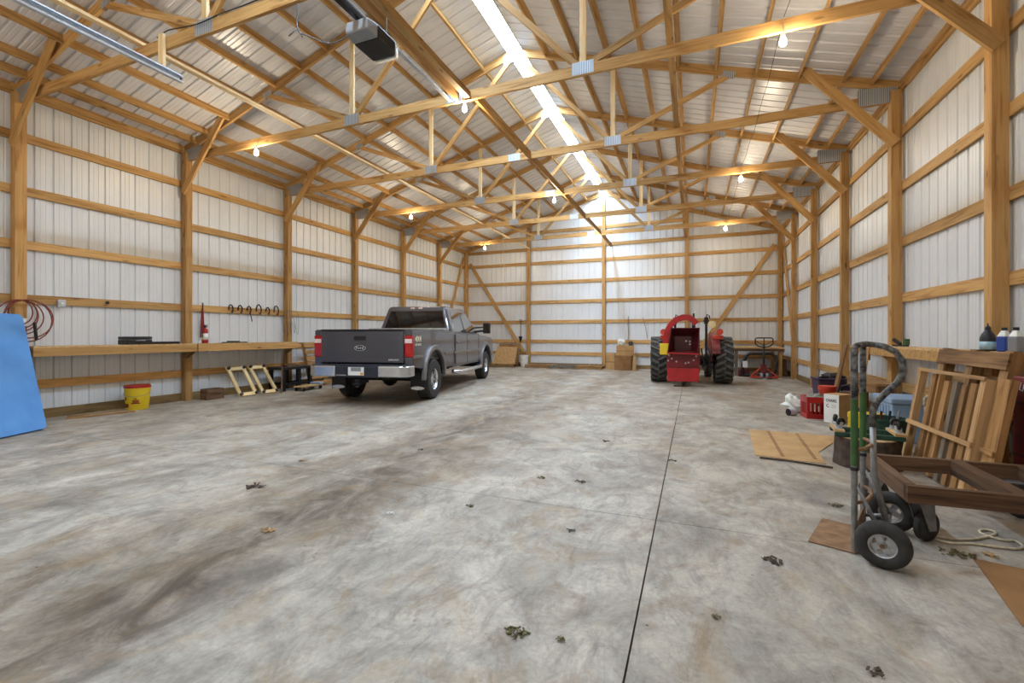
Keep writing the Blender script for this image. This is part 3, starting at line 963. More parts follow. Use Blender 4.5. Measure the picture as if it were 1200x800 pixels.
    # fit the overhangs and the cab position to the wheelbase
    kn = [(-1.6, -1.42), (-1.3, -1.16), (-0.7, -0.7), (0.66, 0.66), (1.40, 1.22), (3.78, 3.77), (3.86, 3.86), (6.0, 6.0)]
    def warp(y):
        for (a, A), (b_, B) in zip(kn, kn[1:]):
            if y <= b_ or b_ == 6.0:
                return A + (B - A) * (y - a) / (b_ - a)
    for ch_ in t.children_recursive:
        if ch_.matrix_local.is_identity:
            for v in ch_.data.vertices: v.co.y = warp(v.co.y)
        else:
            ch_.location.y = warp(ch_.location.y)
    return t
build_truck()

# ------------------------------------------------------------------ tractor
def build_tractor():
    t = thing('tractor', 'red farm tractor with tall lugged rear tyres, parked facing the back wall', 'tractor', (-0.075, 13.55, 0), math.radians(3))
    R, W = 0.64, 0.42
    def tyre(x, y, R, W, sg, nl, front=False):
        X = Matrix.Translation((x, y, R)) @ Matrix.Rotation(sg * PI / 2, 4, 'Y')
        h = W / 2
        ri = R * 0.52
        tm = MB()
        tm.lathe([(ri, -h * 0.8), (ri + 0.10, -h), (R * 0.86, -h), (R * 0.925, -h * 0.86), (R * 0.94, 0), (R * 0.925, h * 0.86), (R * 0.86, h), (ri + 0.10, h), (ri, h * 0.8)], 40, X, close=True)
        lg_ = MB()
        for k in range(nl):
            for q in (-1, 1):
                a = 2 * PI * (k + (0.5 if q > 0 else 0)) / nl
                # chevron lug: inner end near centre line, outer end at the shoulder swept back
                da = 0.2
                r0, r1 = R * 0.90, R * 1.0
                def P3(ang, r, z): return (r * math.cos(ang), r * math.sin(ang), z)
                w2 = 0.06
                zi, zo = -q * 0.02, q * h * 1.02
                lo = [P3(a - w2, r0, zi), P3(a + w2, r0, zi), P3(a + da + w2 * 1.3, r0 * 0.97, zo), P3(a + da - w2 * 1.3, r0 * 0.97, zo)]
                hi = [P3(a - w2 * 0.8, r1, zi), P3(a + w2 * 0.8, r1, zi), P3(a + da + w2, r1 * 0.985, zo), P3(a + da - w2, r1 * 0.985, zo)]
                m2 = MB().hexa(lo, hi)
                lg_.add(m2.v, m2.f, X)
        ti = tm.build('rear_tyre' if not front else 'front_tyre', 'rubber', t, auto=35)
        lgo = lg_.build('tread_lugs', 'lug', ti)
        lgo['kind'] = 'stuff'
        rm = MB()
        rm.lathe([(ri + 0.01, -h * 0.8), (ri + 0.01, h * 0.8), (ri - 0.03, h * 0.75), (ri - 0.06, 0.02), (0.10, 0.03), (0.09, 0.08), (0.0, 0.08), (0.0, -0.05), (0.1, -0.05), (ri - 0.06, -0.02), (ri - 0.03, -h * 0.75)], 28, X)
        rm.build('wheel_disc', 'red', ti, auto=40)
    tyre(-0.83, 0, R, W, -1, 20)
    tyre(0.83, 0, R, W, 1, 20)
    tyre(-0.62, 2.0, 0.36, 0.20, -1, 16, True)
    tyre(0.62, 2.0, 0.36, 0.20, 1, 16, True)
    # fenders over the rear tyres
    for sg in (-1, 1):
        fm = MB()
        outer = arc(0, 0.64, 0.76, 30, 165, 14)
        inner = arc(0, 0.64, 0.735, 30, 165, 14)
        fm.prism(outer + inner[::-1], sg * 0.52, sg * 0.70, 'yz')
        fm.prism(arc(0, 0.64, 0.76, 25, 168, 14) + [(-0.55, 0.62), (0.5, 0.62)], sg * 0.50, sg * 0.525, 'yz')
        fo = fm.build('fender', 'dark_red', t, bevel=0.006)
        # hydraulic / lamp box standing on the fender
        MB().b2(sg * 0.66 - 0.13, sg * 0.66 + 0.13, -0.50, -0.34, 1.20, 1.31).build('lamp_bracket', 'orange_red', fo, bevel=0.02)
        lm = MB()
        lm.cyl((sg * 0.70, -0.56, 1.40), (sg * 0.70, -0.42, 1.40), 0.085, 0.07, 16)
        lm.cyl((sg * 0.70, -0.48, 1.28), (sg * 0.70, -0.48, 1.36), 0.02)
        lm.build('tail_lamp', 'orange_red', fo, auto=40)
    # body
    bd = MB()
    bd.b2(-0.2, 0.2, -0.35, 1.2, 0.55, 0.95)
    bd.cyl((-0.7, 0, 0.64), (0.7, 0, 0.64), 0.12, n=16)
    bd.b2(-0.16, 0.16, 1.1, 2.35, 0.5, 0.8)
    bd.cyl((-0.6, 2.0, 0.38), (0.6, 2.0, 0.38), 0.05)
    bd.build('drivetrain', 'black_metal', t, bevel=0.02)
    hd = MB()
    hd.hexa([(-0.30, 0.75, 0.8), (0.30, 0.75, 0.8), (0.26, 2.45, 0.8), (-0.26, 2.45, 0.8)], [(-0.27, 0.75, 1.40), (0.27, 0.75, 1.40), (0.22, 2.40, 1.28), (-0.22, 2.40, 1.28)])
    hd.build('hood', 'red', t, bevel=0.06, seg=3)
    MB().b2(-0.46, 0.46, 0.1, 0.8, 0.66, 0.70).build('foot_deck', 'black_metal', t)
    sm = MB()
    sm.b2(-0.24, 0.24, -0.18, 0.24, 0.98, 1.08)
    sm.box((0, -0.22, 1.24), (0.46, 0.09, 0.34), (-0.12, 0, 0))
    sm.b2(-0.08, 0.08, -0.1, 0.12, 0.9, 1.0)
    sm.build('seat', 'black', t, bevel=0.035, seg=3)
    wm = MB()
    X = Matrix.Translation((0, 0.55, 1.42)) @ Matrix.Rotation(0.5, 4, 'X')
    ring = [tuple(X @ Vector((0.19 * math.cos(2 * PI * k / 20), 0.19 * math.sin(2 * PI * k / 20), 0))) for k in range(20)]
    wm.tube(ring, 0.015, 6, closed=True)
    for k in range(3):
        a = 2 * PI * k / 3
        wm.tube([tuple(X @ Vector((0, 0, -0.02))), tuple(X @ Vector((0.19 * math.cos(a), 0.19 * math.sin(a), 0)))], 0.01, 6)
    wm.tube([tuple(X @ Vector((0, 0, 0))), (0, 0.8, 1.2)], 0.02, 6)
    wm.build('steering_wheel', 'black', t, smooth=True)
    ex = MB()
    ex.cyl((0.16, 1.3, 1.35), (0.16, 1.3, 1.72), 0.05)
    ex.cyl((0.16, 1.3, 1.72), (0.16, 1.3, 1.98), 0.026)
    ex.build('exhaust_pipe', 'black_metal', t, auto=40)
    # folded roll bar: two stub posts with hinge hardware
    for sg in (-1, 1):
        x = sg * 0.34 + (0.05 if sg > 0 else -0.06)
        rb = MB()
        rb.b2(x - 0.03, x + 0.03, -0.33, -0.26, 0.7, 1.72)
        rb.b2(x - 0.05, x + 0.05, -0.35, -0.24, 1.62, 1.80)
        rb.cyl((x - 0.07, -0.30, 1.70), (x + 0.07, -0.30, 1.70), 0.022)
        rb.tube([(x, -0.3, 1.78), (x + 0.02, -0.3, 1.88), (x + 0.07, -0.3, 1.84), (x + 0.09, -0.3, 1.76)], 0.016, 6)
        rb.build('roll_bar_post', 'black_metal', t, bevel=0.006)
    lm = MB()
    lm.cyl((0.52, -0.42, 1.60), (0.52, -0.30, 1.60), 0.10, 0.07, 18)
    lm.cyl((0.52, -0.34, 1.60), (0.41, -0.30, 1.60), 0.015)
    lm.build('work_lamp', 'lamp_shade', t, auto=40, label='pale round work lamp')
    # lift arms
    la = MB()
    for sg in (-1, 1):
        la.bar((sg * 0.30, 0.0, 0.45), (sg * 0.36, -0.75, 0.42), 0.04, 0.08)
        la.bar((sg * 0.28, -0.1, 0.95), (sg * 0.34, -0.5, 0.46), 0.03, 0.03)
    la.bar((0, -0.2, 0.85), (0, -0.72, 0.85), 0.05, 0.05)
    la.tube([(0.40, -0.45, 1.0), (0.47, -0.6, 0.8), (0.42, -0.62, 0.5), (0.34, -0.5, 0.3)], 0.02, 6)
    la.tube([(0.36, -0.35, 0.9), (0.50, -0.5, 0.65), (0.46, -0.55, 0.35)], 0.016, 6)
    la.build('lift_arm', 'black_metal', t)
    return t
build_tractor()

# wood chipper on the hitch
t = thing('wood_chipper', 'red wood chipper with open hopper and curved chute, hitched behind the tractor', 'wood chipper', (-0.235, 12.22, 0), math.radians(2))
MB().b2(-0.375, 0.375, 0.0, 0.04, 0.135, 0.475).build('lower_guard', 'red', t, bevel=0.01)
hs = MB().b2(-0.40, 0.36, 0.06, 0.52, 0.42, 0.90).build('housing', 'dark_red', t, bevel=0.012)
MB().b2(-0.03, 0.0, 0.045, 0.065, 0.42, 0.88).build('housing_seam', 'dark_red', hs)
for x, z in ((-0.34, 0.80), (-0.27, 0.71), (-0.16, 0.64), (-0.36, 0.66), (0.25, 0.68), (0.13, 0.62), (0.31, 0.78), (0.06, 0.60)):
    MB().cyl((x, 0.035, z), (x, 0.062, z), 0.022, n=8).build('bolt', 'silver', hs)
hp = MB()
fo = [(-0.38, -0.13, 0.86), (0.35, -0.13, 0.84), (0.39, -0.10, 1.50), (-0.29, -0.10, 1.50)]
ba = [(-0.22, 0.34, 0.92), (0.22, 0.34, 0.92), (0.22, 0.34, 1.30), (-0.22, 0.34, 1.30)]
def inset(ring, q, dy):
    cx = sum(p[0] for p in ring) / 4; cz = sum(p[2] for p in ring) / 4
    return [(cx + (p[0] - cx) * q, p[1] + dy, cz + (p[2] - cz) * q) for p in ring]
fi, bi = inset(fo, 0.955, 0), inset(ba, 0.93, -0.015)
V = fo + ba + fi + bi
hp.add(V, [(0, 1, 5, 4), (1, 2, 6, 5), (2, 3, 7, 6), (3, 0, 4, 7), (4, 5, 6, 7), (8, 9, 1, 0), (9, 10, 2, 1), (10, 11, 3, 2), (11, 8, 0, 3),
           (8, 12, 13, 9), (9, 13, 14, 10), (10, 14, 15, 11), (11, 15, 12, 8), (12, 13, 14, 15)])
ho = hp.build('hopper', 'shaded_red', t)
MB().hexa([(-0.385, -0.145, 0.845), (0.36, -0.145, 0.825), (0.36, -0.10, 0.825), (-0.385, -0.10, 0.845)], [(-0.385, -0.145, 0.88), (0.36, -0.145, 0.86), (0.36, -0.10, 0.86), (-0.385, -0.10, 0.88)]).build('hopper_lip', 'red', ho)
for x, z in ((0.08, 1.16), (0.17, 1.08), (0.17, 1.15)):
    MB().cyl((x, 0.305, z), (x, 0.326, z), 0.024, n=8).build('bolt', 'silver', ho)
# discharge chute
ctr = [(-0.42, 1.02), (-0.42, 1.22), (-0.38, 1.42), (-0.30, 1.58), (-0.17, 1.71), (0.0, 1.775), (0.14, 1.77), (0.24, 1.70), (0.32, 1.60)]
ch = MB()
n = len(ctr)
vs_ = []
for i, (x, z) in enumerate(ctr):
    a, b_ = ctr[max(0, i - 1)], ctr[min(n - 1, i + 1)]
    tx, tz = b_[0] - a[0], b_[1] - a[1]
    L = math.hypot(tx, tz)
    nx, nz = -tz / L, tx / L
    w2 = 0.075
    for yy in (0.16, 0.40):
        vs_ += [(x + nx * w2, yy, z + nz * w2), (x - nx * w2, yy, z - nz * w2)]
fs = []
for i in range(n - 1):
    o, q = i * 4, i * 4 + 4
    fs += [(o, o + 1, q + 1, q), (o + 2, q + 2, q + 3, o + 3), (o, q, q + 2, o + 2), (o + 1, o + 3, q + 3, q + 1)]
fs += [(0, 2, 3, 1), (n * 4 - 4, n * 4 - 3, n * 4 - 1, n * 4 - 2)]
ch.add(vs_, fs)
ch.build('discharge_chute', 'red', t, bevel=0.008)
MB().b2(-0.565, -0.34, -0.02, 0.14, 0.815, 1.10).build('control_block', 'yellow', t, bevel=0.012, label='yellow feed control block')
lg = MB()
lg.cyl((0.0, 0.12, 0.0), (0.0, 0.12, 0.42), 0.025)
lg.b2(-0.22, 0.10, 0.10, 0.15, 0.0, 0.018)
lg.bar((0.0, 0.12, 0.02), (0.30, 0.5, 0.35), 0.03, 0.03)
lg.build('stand_leg', 'black_metal', t)
MB().b2(0.36, 0.40, 0.08, 0.44, 0.35, 1.0).build('side_plate', 'dark_red', t)

# ------------------------------------------------------------------ back right: bench, pallet jack, black arch
t = thing('workbench', 'plain timber workbench against the back wall beside the tractor', 'workbench', (1.92, 17.1, 0))
MB().b2(-0.78, 0.72, -0.95, 0.78, 0.885, 0.925).build('bench_top', 'ply', t)
MB().b2(-0.78, 0.72, -0.955, -0.915, 0.80, 0.884).build('apron', 'dark_wood', t)
for x, y in ((-0.62, -0.85), (0.62, -0.85), (-0.62, 0.6), (0.62, 0.6)):
    beam('leg', (x, y, 0), (x, y, 0.884), 0.09, 0.09, 'grey_wood' if x < 0 else 'timber', t, up=(1, 0, 0))

t = thing('pallet_jack', 'red pallet jack with black loop handle in front of the workbench', 'pallet jack', (1.97, 15.4, 0), 0.05)
fr = MB()
fr.bar((0, 0.02, 0.40), (-0.36, -0.05, 0.07), 0.035, 0.035)
fr.bar((0, 0.02, 0.40), (0.36, -0.05, 0.07), 0.035, 0.035)
fr.bar((-0.38, -0.05, 0.05), (0.38, -0.05, 0.05), 0.05, 0.05)
fr.build('lift_frame', 'orange_red', t, bevel=0.006)
MB().b2(-0.08, 0.08, -0.055, 0.10, 0.16, 0.44).build('pump_block', 'old_red', t, bevel=0.01)
for x in (-0.2, 0.2):
    MB().b2(x - 0.08, x + 0.08, 0.0, 0.42, 0.05, 0.10).build('fork', 'old_red', t, bevel=0.01)
for x in (-0.075, 0.075):
    X = Matrix.Translation((x, -0.09, 0.09)) @ Matrix.Rotation(PI / 2, 4, 'Y')
    MB().lathe([(0.03, -0.03), (0.085, -0.03), (0.09, -0.02), (0.09, 0.02), (0.085, 0.03), (0.03, 0.03)], 18, X, close=True).build('steer_wheel', 'grey_plastic', t, auto=40)
hn = MB()
hn.tube([(0, -0.02, 0.2), (0, -0.06, 0.96)], 0.028, 8)
hn.tube([(-0.06, -0.06, 0.96), (-0.16, -0.065, 0.98), (-0.235, -0.065, 1.06), (-0.235, -0.07, 1.20), (-0.20, -0.07, 1.23), (0.20, -0.07, 1.23), (0.235, -0.07, 1.20), (0.235, -0.065, 1.06), (0.16, -0.065, 0.98), (0.06, -0.06, 0.96)], 0.018, 8, closed=True)
hn.tube([(0, -0.06, 0.95), (0, -0.07, 1.23)], 0.014, 6)
hn.tube([(0, -0.06, 1.0), (-0.2, -0.065, 1.13)], 0.01, 6)
hn.tube([(0, -0.06, 1.0), (0.2, -0.065, 1.13)], 0.01, 6)
hn.build('tow_handle', 'black_metal', t, smooth=True)

t = thing('arched_frame', 'black arched steel frame with paper tag in front of the workbench apron', 'steel frame', (1.95, 15.95, 0))
mb = MB()
mb.tube([(-0.50, 0, 0.06), (-0.48, 0, 0.40), (-0.40, 0, 0.66), (-0.28, 0, 0.74), (0.30, 0, 0.74), (0.42, 0, 0.66), (0.45, 0, 0.40), (0.36, 0, 0.12), (0.2, 0, 0.06)], 0.05, 8)
mb.tube([(-0.50, 0, 0.06), (0.36, 0, 0.06)], 0.045, 8)
mb.build('tube_arch', 'black', t, smooth=True)
MB().b2(-0.50, -0.36, -0.07, -0.055, 0.30, 0.50).build('paper_tag', 'paper', t)
MB().b2(-0.62, -0.30, 0.04, 0.17, 0.0, 0.24).build('base_unit', 'old_red', t, bevel=0.03)
t = thing("wooden_crate", 'dark wooden crate in the back corner beside the workbench legs', 'crate', (2.66, 16.85, 0))
for z in (0.09, 0.27, 0.45):
    MB().b2(0.0, 0.13, -0.2, 0.2, z - 0.08, z + 0.08).build('slat', 'dark_wood', t)

# ------------------------------------------------------------------ right wall: shelf and what stands on it
t = thing('wall_shelf', 'long timber shelf along the wall behind the leaning pallets', 'shelf', (2.68, 3.4, 0))
for k, (ya, yb) in enumerate(((0.0, 2.5), (2.503, 5.85))):
    MB().b2(-0.16, 0.06, ya, yb, 1.135, 1.165).build('shelf_board', 'ply', t)
    MB().b2(-0.16, -0.122, ya, yb, 1.02, 1.134).build('fascia', 'timber', t)
for y in (0.05, 1.6, 3.3, 4.9, 5.8):
    MB().prism([(-0.12, 1.134), (0.06, 1.134), (0.06, 0.90), (0.03, 0.90), (-0.12, 1.08)], y - 0.019, y + 0.019, 'xz').build('bracket', 'timber', t)

def bottle(name, label, X, Y, prof, mat, capmat, lab=None):
    t = thing(name, label, 'bottle', (X, Y, 1.166), 0.4)
    MB().lathe(prof[0], 18).build('body', mat, t, auto=35)
    MB().lathe(prof[1], 12).build('cap', capmat, t, auto=35)
    if lab:
        MB().lathe([(prof[0][1][0] + 0.0015, lab[0]), (prof[0][1][0] + 0.0015, lab[1])], 18).build('label_wrap', lab[2], t, smooth=True)
    return t
bottle('oil_bottle', 'black bottle with a pale blue label on the shelf', 2.60, 5.66, ([(0.05, 0.0), (0.058, 0.008), (0.058, 0.12), (0.045, 0.16), (0.022, 0.195), (0.018, 0.205)], [(0.022, 0.2), (0.022, 0.225), (0.008, 0.24), (0.004, 0.265), (0.0, 0.265)]), 'black', 'black', (0.015, 0.09, 'label_blue'))
def jug(name, label, X, Y, mat, cap):
    t = thing(name, label, 'jug', (X, Y, 1.166), 0.6)
    MB().hexa([(-0.045, -0.035, 0), (0.045, -0.035, 0), (0.045, 0.035, 0), (-0.045, 0.035, 0)], [(-0.045, -0.035, 0.14), (0.045, -0.035, 0.14), (0.045, 0.035, 0.14), (-0.045, 0.035, 0.14)]).build('body', mat, t, bevel=0.012, seg=3)
    MB().hexa([(-0.042, -0.032, 0.138), (0.042, -0.032, 0.138), (0.042, 0.032, 0.138), (-0.042, 0.032, 0.138)], [(-0.012, -0.015, 0.195), (0.02, -0.015, 0.195), (0.02, 0.015, 0.195), (-0.012, 0.015, 0.195)]).build('shoulder', 'bag', t, bevel=0.006)
    MB().cyl((0.004, 0, 0.193), (0.004, 0, 0.22), 0.02, n=12).build('cap', cap, t)
jug('fluid_jug', 'blue fluid jug with dark cap on the shelf', 2.62, 5.46, 'blue_plastic', 'black')
jug('fluid_jug', 'clear grey jug with dark cap at the end of the bottle row', 2.62, 5.30, 'grey_plastic', 'black')
t = thing('fluid_jug', 'small dark blue bottle between the oil bottle and the blue jug', 'bottle', (2.68, 5.58, 1.166))
MB().lathe([(0.03, 0), (0.03, 0.09), (0.012, 0.12), (0.012, 0.13), (0, 0.13)], 14).build('body', 'blue_plastic', t, auto=35)
t = thing('bar_clamp', 'green bar clamp lying on the wall shelf beside the post', 'clamp', (2.58, 7.55, 1.166), 0.3)
MB().b2(-0.02, 0.02, -0.12, 0.12, 0.0, 0.02).build('bar', 'black_metal', t)
MB().b2(-0.03, 0.03, -0.12, -0.08, 0.02, 0.10).build('jaw', 'green', t)
MB().box((0.0, 0.06, 0.06), (0.03, 0.14, 0.04), (0.5, 0, 0)).build('trigger', 'black', t)

# ------------------------------------------------------------------ leaning pallets
def lean(bot, top, ya, yb):
    """frame of a leaning panel: local x along the wall (towards the door), y up the face, z out of the face"""
    b_, t_ = Vector((bot, yb, 0)), Vector((top[0], yb, top[1]))
    v = (t_ - b_).normalized()
    u = Vector((0, -1, 0))
    X = Matrix((u, v, u.cross(v))).transposed().to_4x4()
    X.translation = b_
    return X, (t_ - b_).length, yb - ya
def pallet_piece(t, x0, x1, y0, y1, z0, z1, mat, name, tilt=0.0):
    L, along_y = ((y1 - y0), True) if (y1 - y0) >= (x1 - x0) else ((x1 - x0), False)
    c = Vector(((x0 + x1) / 2, (y0 + y1) / 2, (z0 + z1) / 2))
    d_ = Vector((math.sin(tilt), math.cos(tilt), 0)) if along_y else Vector((math.cos(tilt), math.sin(tilt), 0))
    w_ = (x1 - x0) if along_y else (y1 - y0)
    return beam(name, c - d_ * L / 2, c + d_ * L / 2, w_, z1 - z0, mat, t, up=(0, 0, 1))

t = thing('pallet', 'weathered pallet leaning on the wall shelf, behind the pale slatted frame', 'pallet')
X, L, Wd = lean(2.17, (2.40, 1.19), 4.90, 6.03)
t.matrix_world = X
for x in (0.06, 0.565, 1.07):
    pallet_piece(t, x - 0.055, x + 0.055, 0.006, L - 0.002, -0.10, -0.012, 'pallet_old', 'stringer')
pallet_piece(t, 0.0, Wd, L - 0.16, L - 0.02, -0.011, 0.009, 'pallet_old', 'deck_board')
pallet_piece(t, 0.01, Wd, L - 0.34, L - 0.22, -0.118, -0.101, 'pallet_old', 'deck_board')
for k in range(5):
    pallet_piece(t, 0.0, Wd, 0.05 + k * 0.17, 0.15 + k * 0.17, -0.118, -0.101, 'pallet_old', 'deck_board')
pallet_piece(t, 0.0, Wd, 0.02, 0.14, -0.011, 0.009, 'pallet_old', 'deck_board')
for k, x in enumerate((0.22, 0.36, 0.72, 0.86)):
    pallet_piece(t, x, x + 0.085, 0.15, L - 0.45, -0.011, 0.008, 'pallet' if k % 2 else 'pallet_old', 'slat')

t = thing('slatted_frame', 'pale slatted pallet frame leaning on the weathered pallet', 'pallet')
X, L, Wd = lean(2.02, (2.18, 0.985), 4.68, 5.84)
t.matrix_world = X
pallet_piece(t, 0.0, 0.055, 0.004, L, -0.03, 0.03, 'pallet_pale', 'stile')
pallet_piece(t, Wd - 0.075, Wd, 0.004, L - 0.02, -0.035, 0.035, 'pallet_pale', 'stile')
pallet_piece(t, 0.03, Wd, L - 0.035, L - 0.004, 0.031, 0.05, 'pallet_pale', 'rail')
pallet_piece(t, 0.0, Wd, 0.42, 0.46, 0.031, 0.05, 'pallet_pale', 'rail')
for x, w_, m_, tl, y1 in ((0.26, 0.075, 'pallet', 0.02, 0.0), (0.40, 0.03, 'pallet', -0.02, 0.0), (0.50, 0.085, 'pallet', 0.03, 0.05), (0.66, 0.07, 'grey_wood', 0.0, 0.04), (0.80, 0.07, 'pallet_old', 0.02, 0.06), (0.93, 0.085, 'pallet', 0.0, 0.03)):
    pallet_piece(t, x, x + w_, 0.02, L - 0.04 - y1, -0.02, 0.02, m_, 'slat', tl)

t = thing('knotty_plank', 'wide knotty plank leaning at the end of the slatted frame', 'plank')
X, L, Wd = lean(2.06, (2.22, 0.98), 4.46, 4.655)
t.matrix_world = X
pallet_piece(t, 0.0, 0.16, 0.004, L, -0.025, 0.02, 'pallet', 'board')
pallet_piece(t, 0.0, 0.16, 0.40, 0.44, 0.021, 0.04, 'pallet', 'cleat')

t = thing('red_crate_chest', 'tall dark red wooden chest with worn pale lettering, behind the pallets', 'chest', (2.525, 4.20, 0))
MB().b2(-0.22, 0.21, -0.5, 0.5, 0.0, 1.0).build('body', 'old_red', t, bevel=0.01)
for k in range(4):
    MB().box((-0.2215, 0.41 - k * 0.035, 0.93 - 0.01 * (k % 2)), (0.002, 0.006, 0.06), (0.3, 0, 0)).build('lettering_stroke', 'paper', t)
    MB().box((-0.2215, 0.40 - k * 0.035, 0.90 + 0.02 * (k % 2)), (0.002, 0.022, 0.006)).build('lettering_stroke', 'paper', t)
for z in (0.4, 0.8):
    MB().b2(-0.224, -0.221, -0.49, 0.49, z, z + 0.012).build('panel_seam', 'black', t)

# ------------------------------------------------------------------ log stump with an upturned dolly
t = thing('log_stump', 'short bark-covered log stump under the upturned dolly', 'log stump', (1.63, 5.58, 0))
rnd = random.Random(3)
n = 28
ring = [0.27 * (1 + 0.06 * (rnd.random() - 0.5)) for _ in range(n)]
mb = MB()
vs_ = []
for z, q in ((0.0, 1.04), (0.1, 1.0), (0.2, 0.99), (0.285, 0.98)):
    vs_ += [(ring[k] * q * math.cos(2 * PI * k / n), ring[k] * q * math.sin(2 * PI * k / n), z) for k in range(n)]
fs = [tuple(range(n - 1, -1, -1))]
for i in range(3):
    fs += [(i * n + k, i * n + (k + 1) % n, (i + 1) * n + (k + 1) % n, (i + 1) * n + k) for k in range(n)]
fs.append(tuple(3 * n + k for k in range(n)))
mb.add(vs_, fs)
mb.build('bark', 'bark', t)
mb = MB()
mb.prism([(0.95 * ring[k] * math.cos(2 * PI * k / n), 0.95 * ring[k] * math.sin(2 * PI * k / n)) for k in range(n)], 0.286, 0.293, 'xy')
mb.build('cut_face', 'stump_top', t)

def caster(parent, x, y, z, up, r=0.04, a=0.3, mat='black'):
    """swivel caster; up=+1 wheels point up, -1 wheels point down"""
    pl = MB()
    pl.b2(x - 0.035, x + 0.035, y - 0.03, y + 0.03, z - 0.003, z + 0.003)
    pl.cyl((x, y, z), (x, y, z + up * 0.02), 0.022, n=12)
    zc = z + up * (r + 0.025)
    off = (0.02 * math.cos(a), 0.02 * math.sin(a))
    dx, dy = -math.sin(a), math.cos(a)
    for q in (-1, 1):
        pl.bar((x + dx * q * 0.022, y + dy * q * 0.022, z + up * 0.012), (x + off[0] + dx * q * 0.022, y + off[1] + dy * q * 0.022, zc), 0.03, 0.004, up=(dx, dy, 0))
    co = pl.build('caster', 'galv', parent)
    X = frame((x + off[0], y + off[1], zc), (0, 0, 1), (-dy, dx, 0))
    h = 0.016
    MB().lathe([(0.008, -h), (r * 0.8, -h), (r, -h * 0.6), (r, h * 0.6), (r * 0.8, h), (0.008, h)], 18, X, close=True).build('caster_wheel', mat, co, auto=40)

t = thing('furniture_dolly', 'upturned furniture dolly with green carpeted edges and casters, on the stump', 'dolly', (1.63, 5.60, 0.294), -0.10)
for y in (-0.15, 0.15):
    MB().b2(-0.28, 0.28, y - 0.03, y + 0.03, 0.0, 0.045).build('carpeted_rail', 'carpet_green', t, bevel=0.008)
for x in (-0.24, 0.24):
    MB().b2(x - 0.042, x + 0.042, -0.18, 0.18, 0.046, 0.07).build('cross_board', 'ply', t)
for x, y, a in ((-0.24, -0.11, 0.4), (-0.24, 0.12, 1.2), (0.24, -0.11, 2.0), (0.24, 0.12, 0.2)):
    caster(t, x, y, 0.074, 1, 0.04, a)

# ------------------------------------------------------------------ hand truck
t = thing('hand_truck', 'steel hand truck with green painted rails and pneumatic wheels', 'hand truck', (0.905, 3.30, 0), 1.2)
for x in (0.0, 0.45):
    rl = MB().cyl((x, 0, 0.006), (x, 0, 0.53), 0.017, n=14).build('rail', 'worn_steel', t, auto=40)
    MB().cyl((x, 0, 0.531), (x, 0, 0.93), 0.019, n=14).build('green_sleeve', 'green', rl, auto=40)
    MB().cyl((x, 0, 0.931), (x, 0, 1.235), 0.019, n=14).build('scuffed_sleeve', 'scuffed', rl, auto=40)
    MB().cyl((x, 0, 0.50), (x, 0, 0.52), 0.021, n=14).build('clamp_ring', 'black', rl, auto=40)
    mb = MB()
    mb.tube([(x, -0.005, 0.42), (x, -0.14, 0.135)], 0.01, 8)
    mb.tube([(x, -0.005, 0.10), (x, -0.14, 0.135)], 0.012, 8)
    mb.build('axle_brace', 'worn_steel', t, smooth=True)
mb = MB()
mb.tube([(0.0, 0, 1.235), (0.03, -0.01, 1.255), (0.2, -0.03, 1.262), (0.225, -0.09, 1.255)], 0.017, 10)
mb.tube([(0.45, 0, 1.235), (0.42, -0.01, 1.255), (0.25, -0.03, 1.262), (0.225, -0.09, 1.255)], 0.017, 10)
mb.build('top_bar', 'scuffed', t, smooth=True)
mb = MB()
mb.tube([(0.225, -0.08, 1.257), (0.225, -0.13, 1.245), (0.225, -0.18, 1.215), (0.225, -0.21, 1.16), (0.225, -0.215, 1.09), (0.225, -0.185, 1.02), (0.225, -0.13, 0.955), (0.225, -0.09, 0.90), (0.225, -0.07, 0.84), (0.225, -0.07, 0.74)], 0.019, 12)
mb.build('loop_handle', 'scuffed', t, smooth=True)
MB().tube([(0.225, -0.07, 0.739), (0.225, -0.075, 0.45), (0.225, -0.14, 0.135)], 0.017, 12).build('centre_tube', 'worn_steel', t, smooth=True)
for z in (0.30, 0.62):
    MB().tube([(0.0, 0, z), (0.1, -0.05, z + 0.005), (0.225, -0.065, z + 0.008), (0.35, -0.05, z + 0.005), (0.45, 0, z)], 0.011, 8).build('cross_strap', 'rust', t, smooth=True)
MB().b2(-0.02, 0.47, 0.0, 0.235, 0.002, 0.009).build('toe_plate', 'rust', t, bevel=0.003)
MB().b2(-0.02, 0.47, -0.006, 0.0, 0.002, 0.16).build('back_plate', 'rust', t)
MB().cyl((-0.06, -0.14, 0.135), (0.51, -0.14, 0.135), 0.011, n=10).build('axle', 'worn_steel', t)
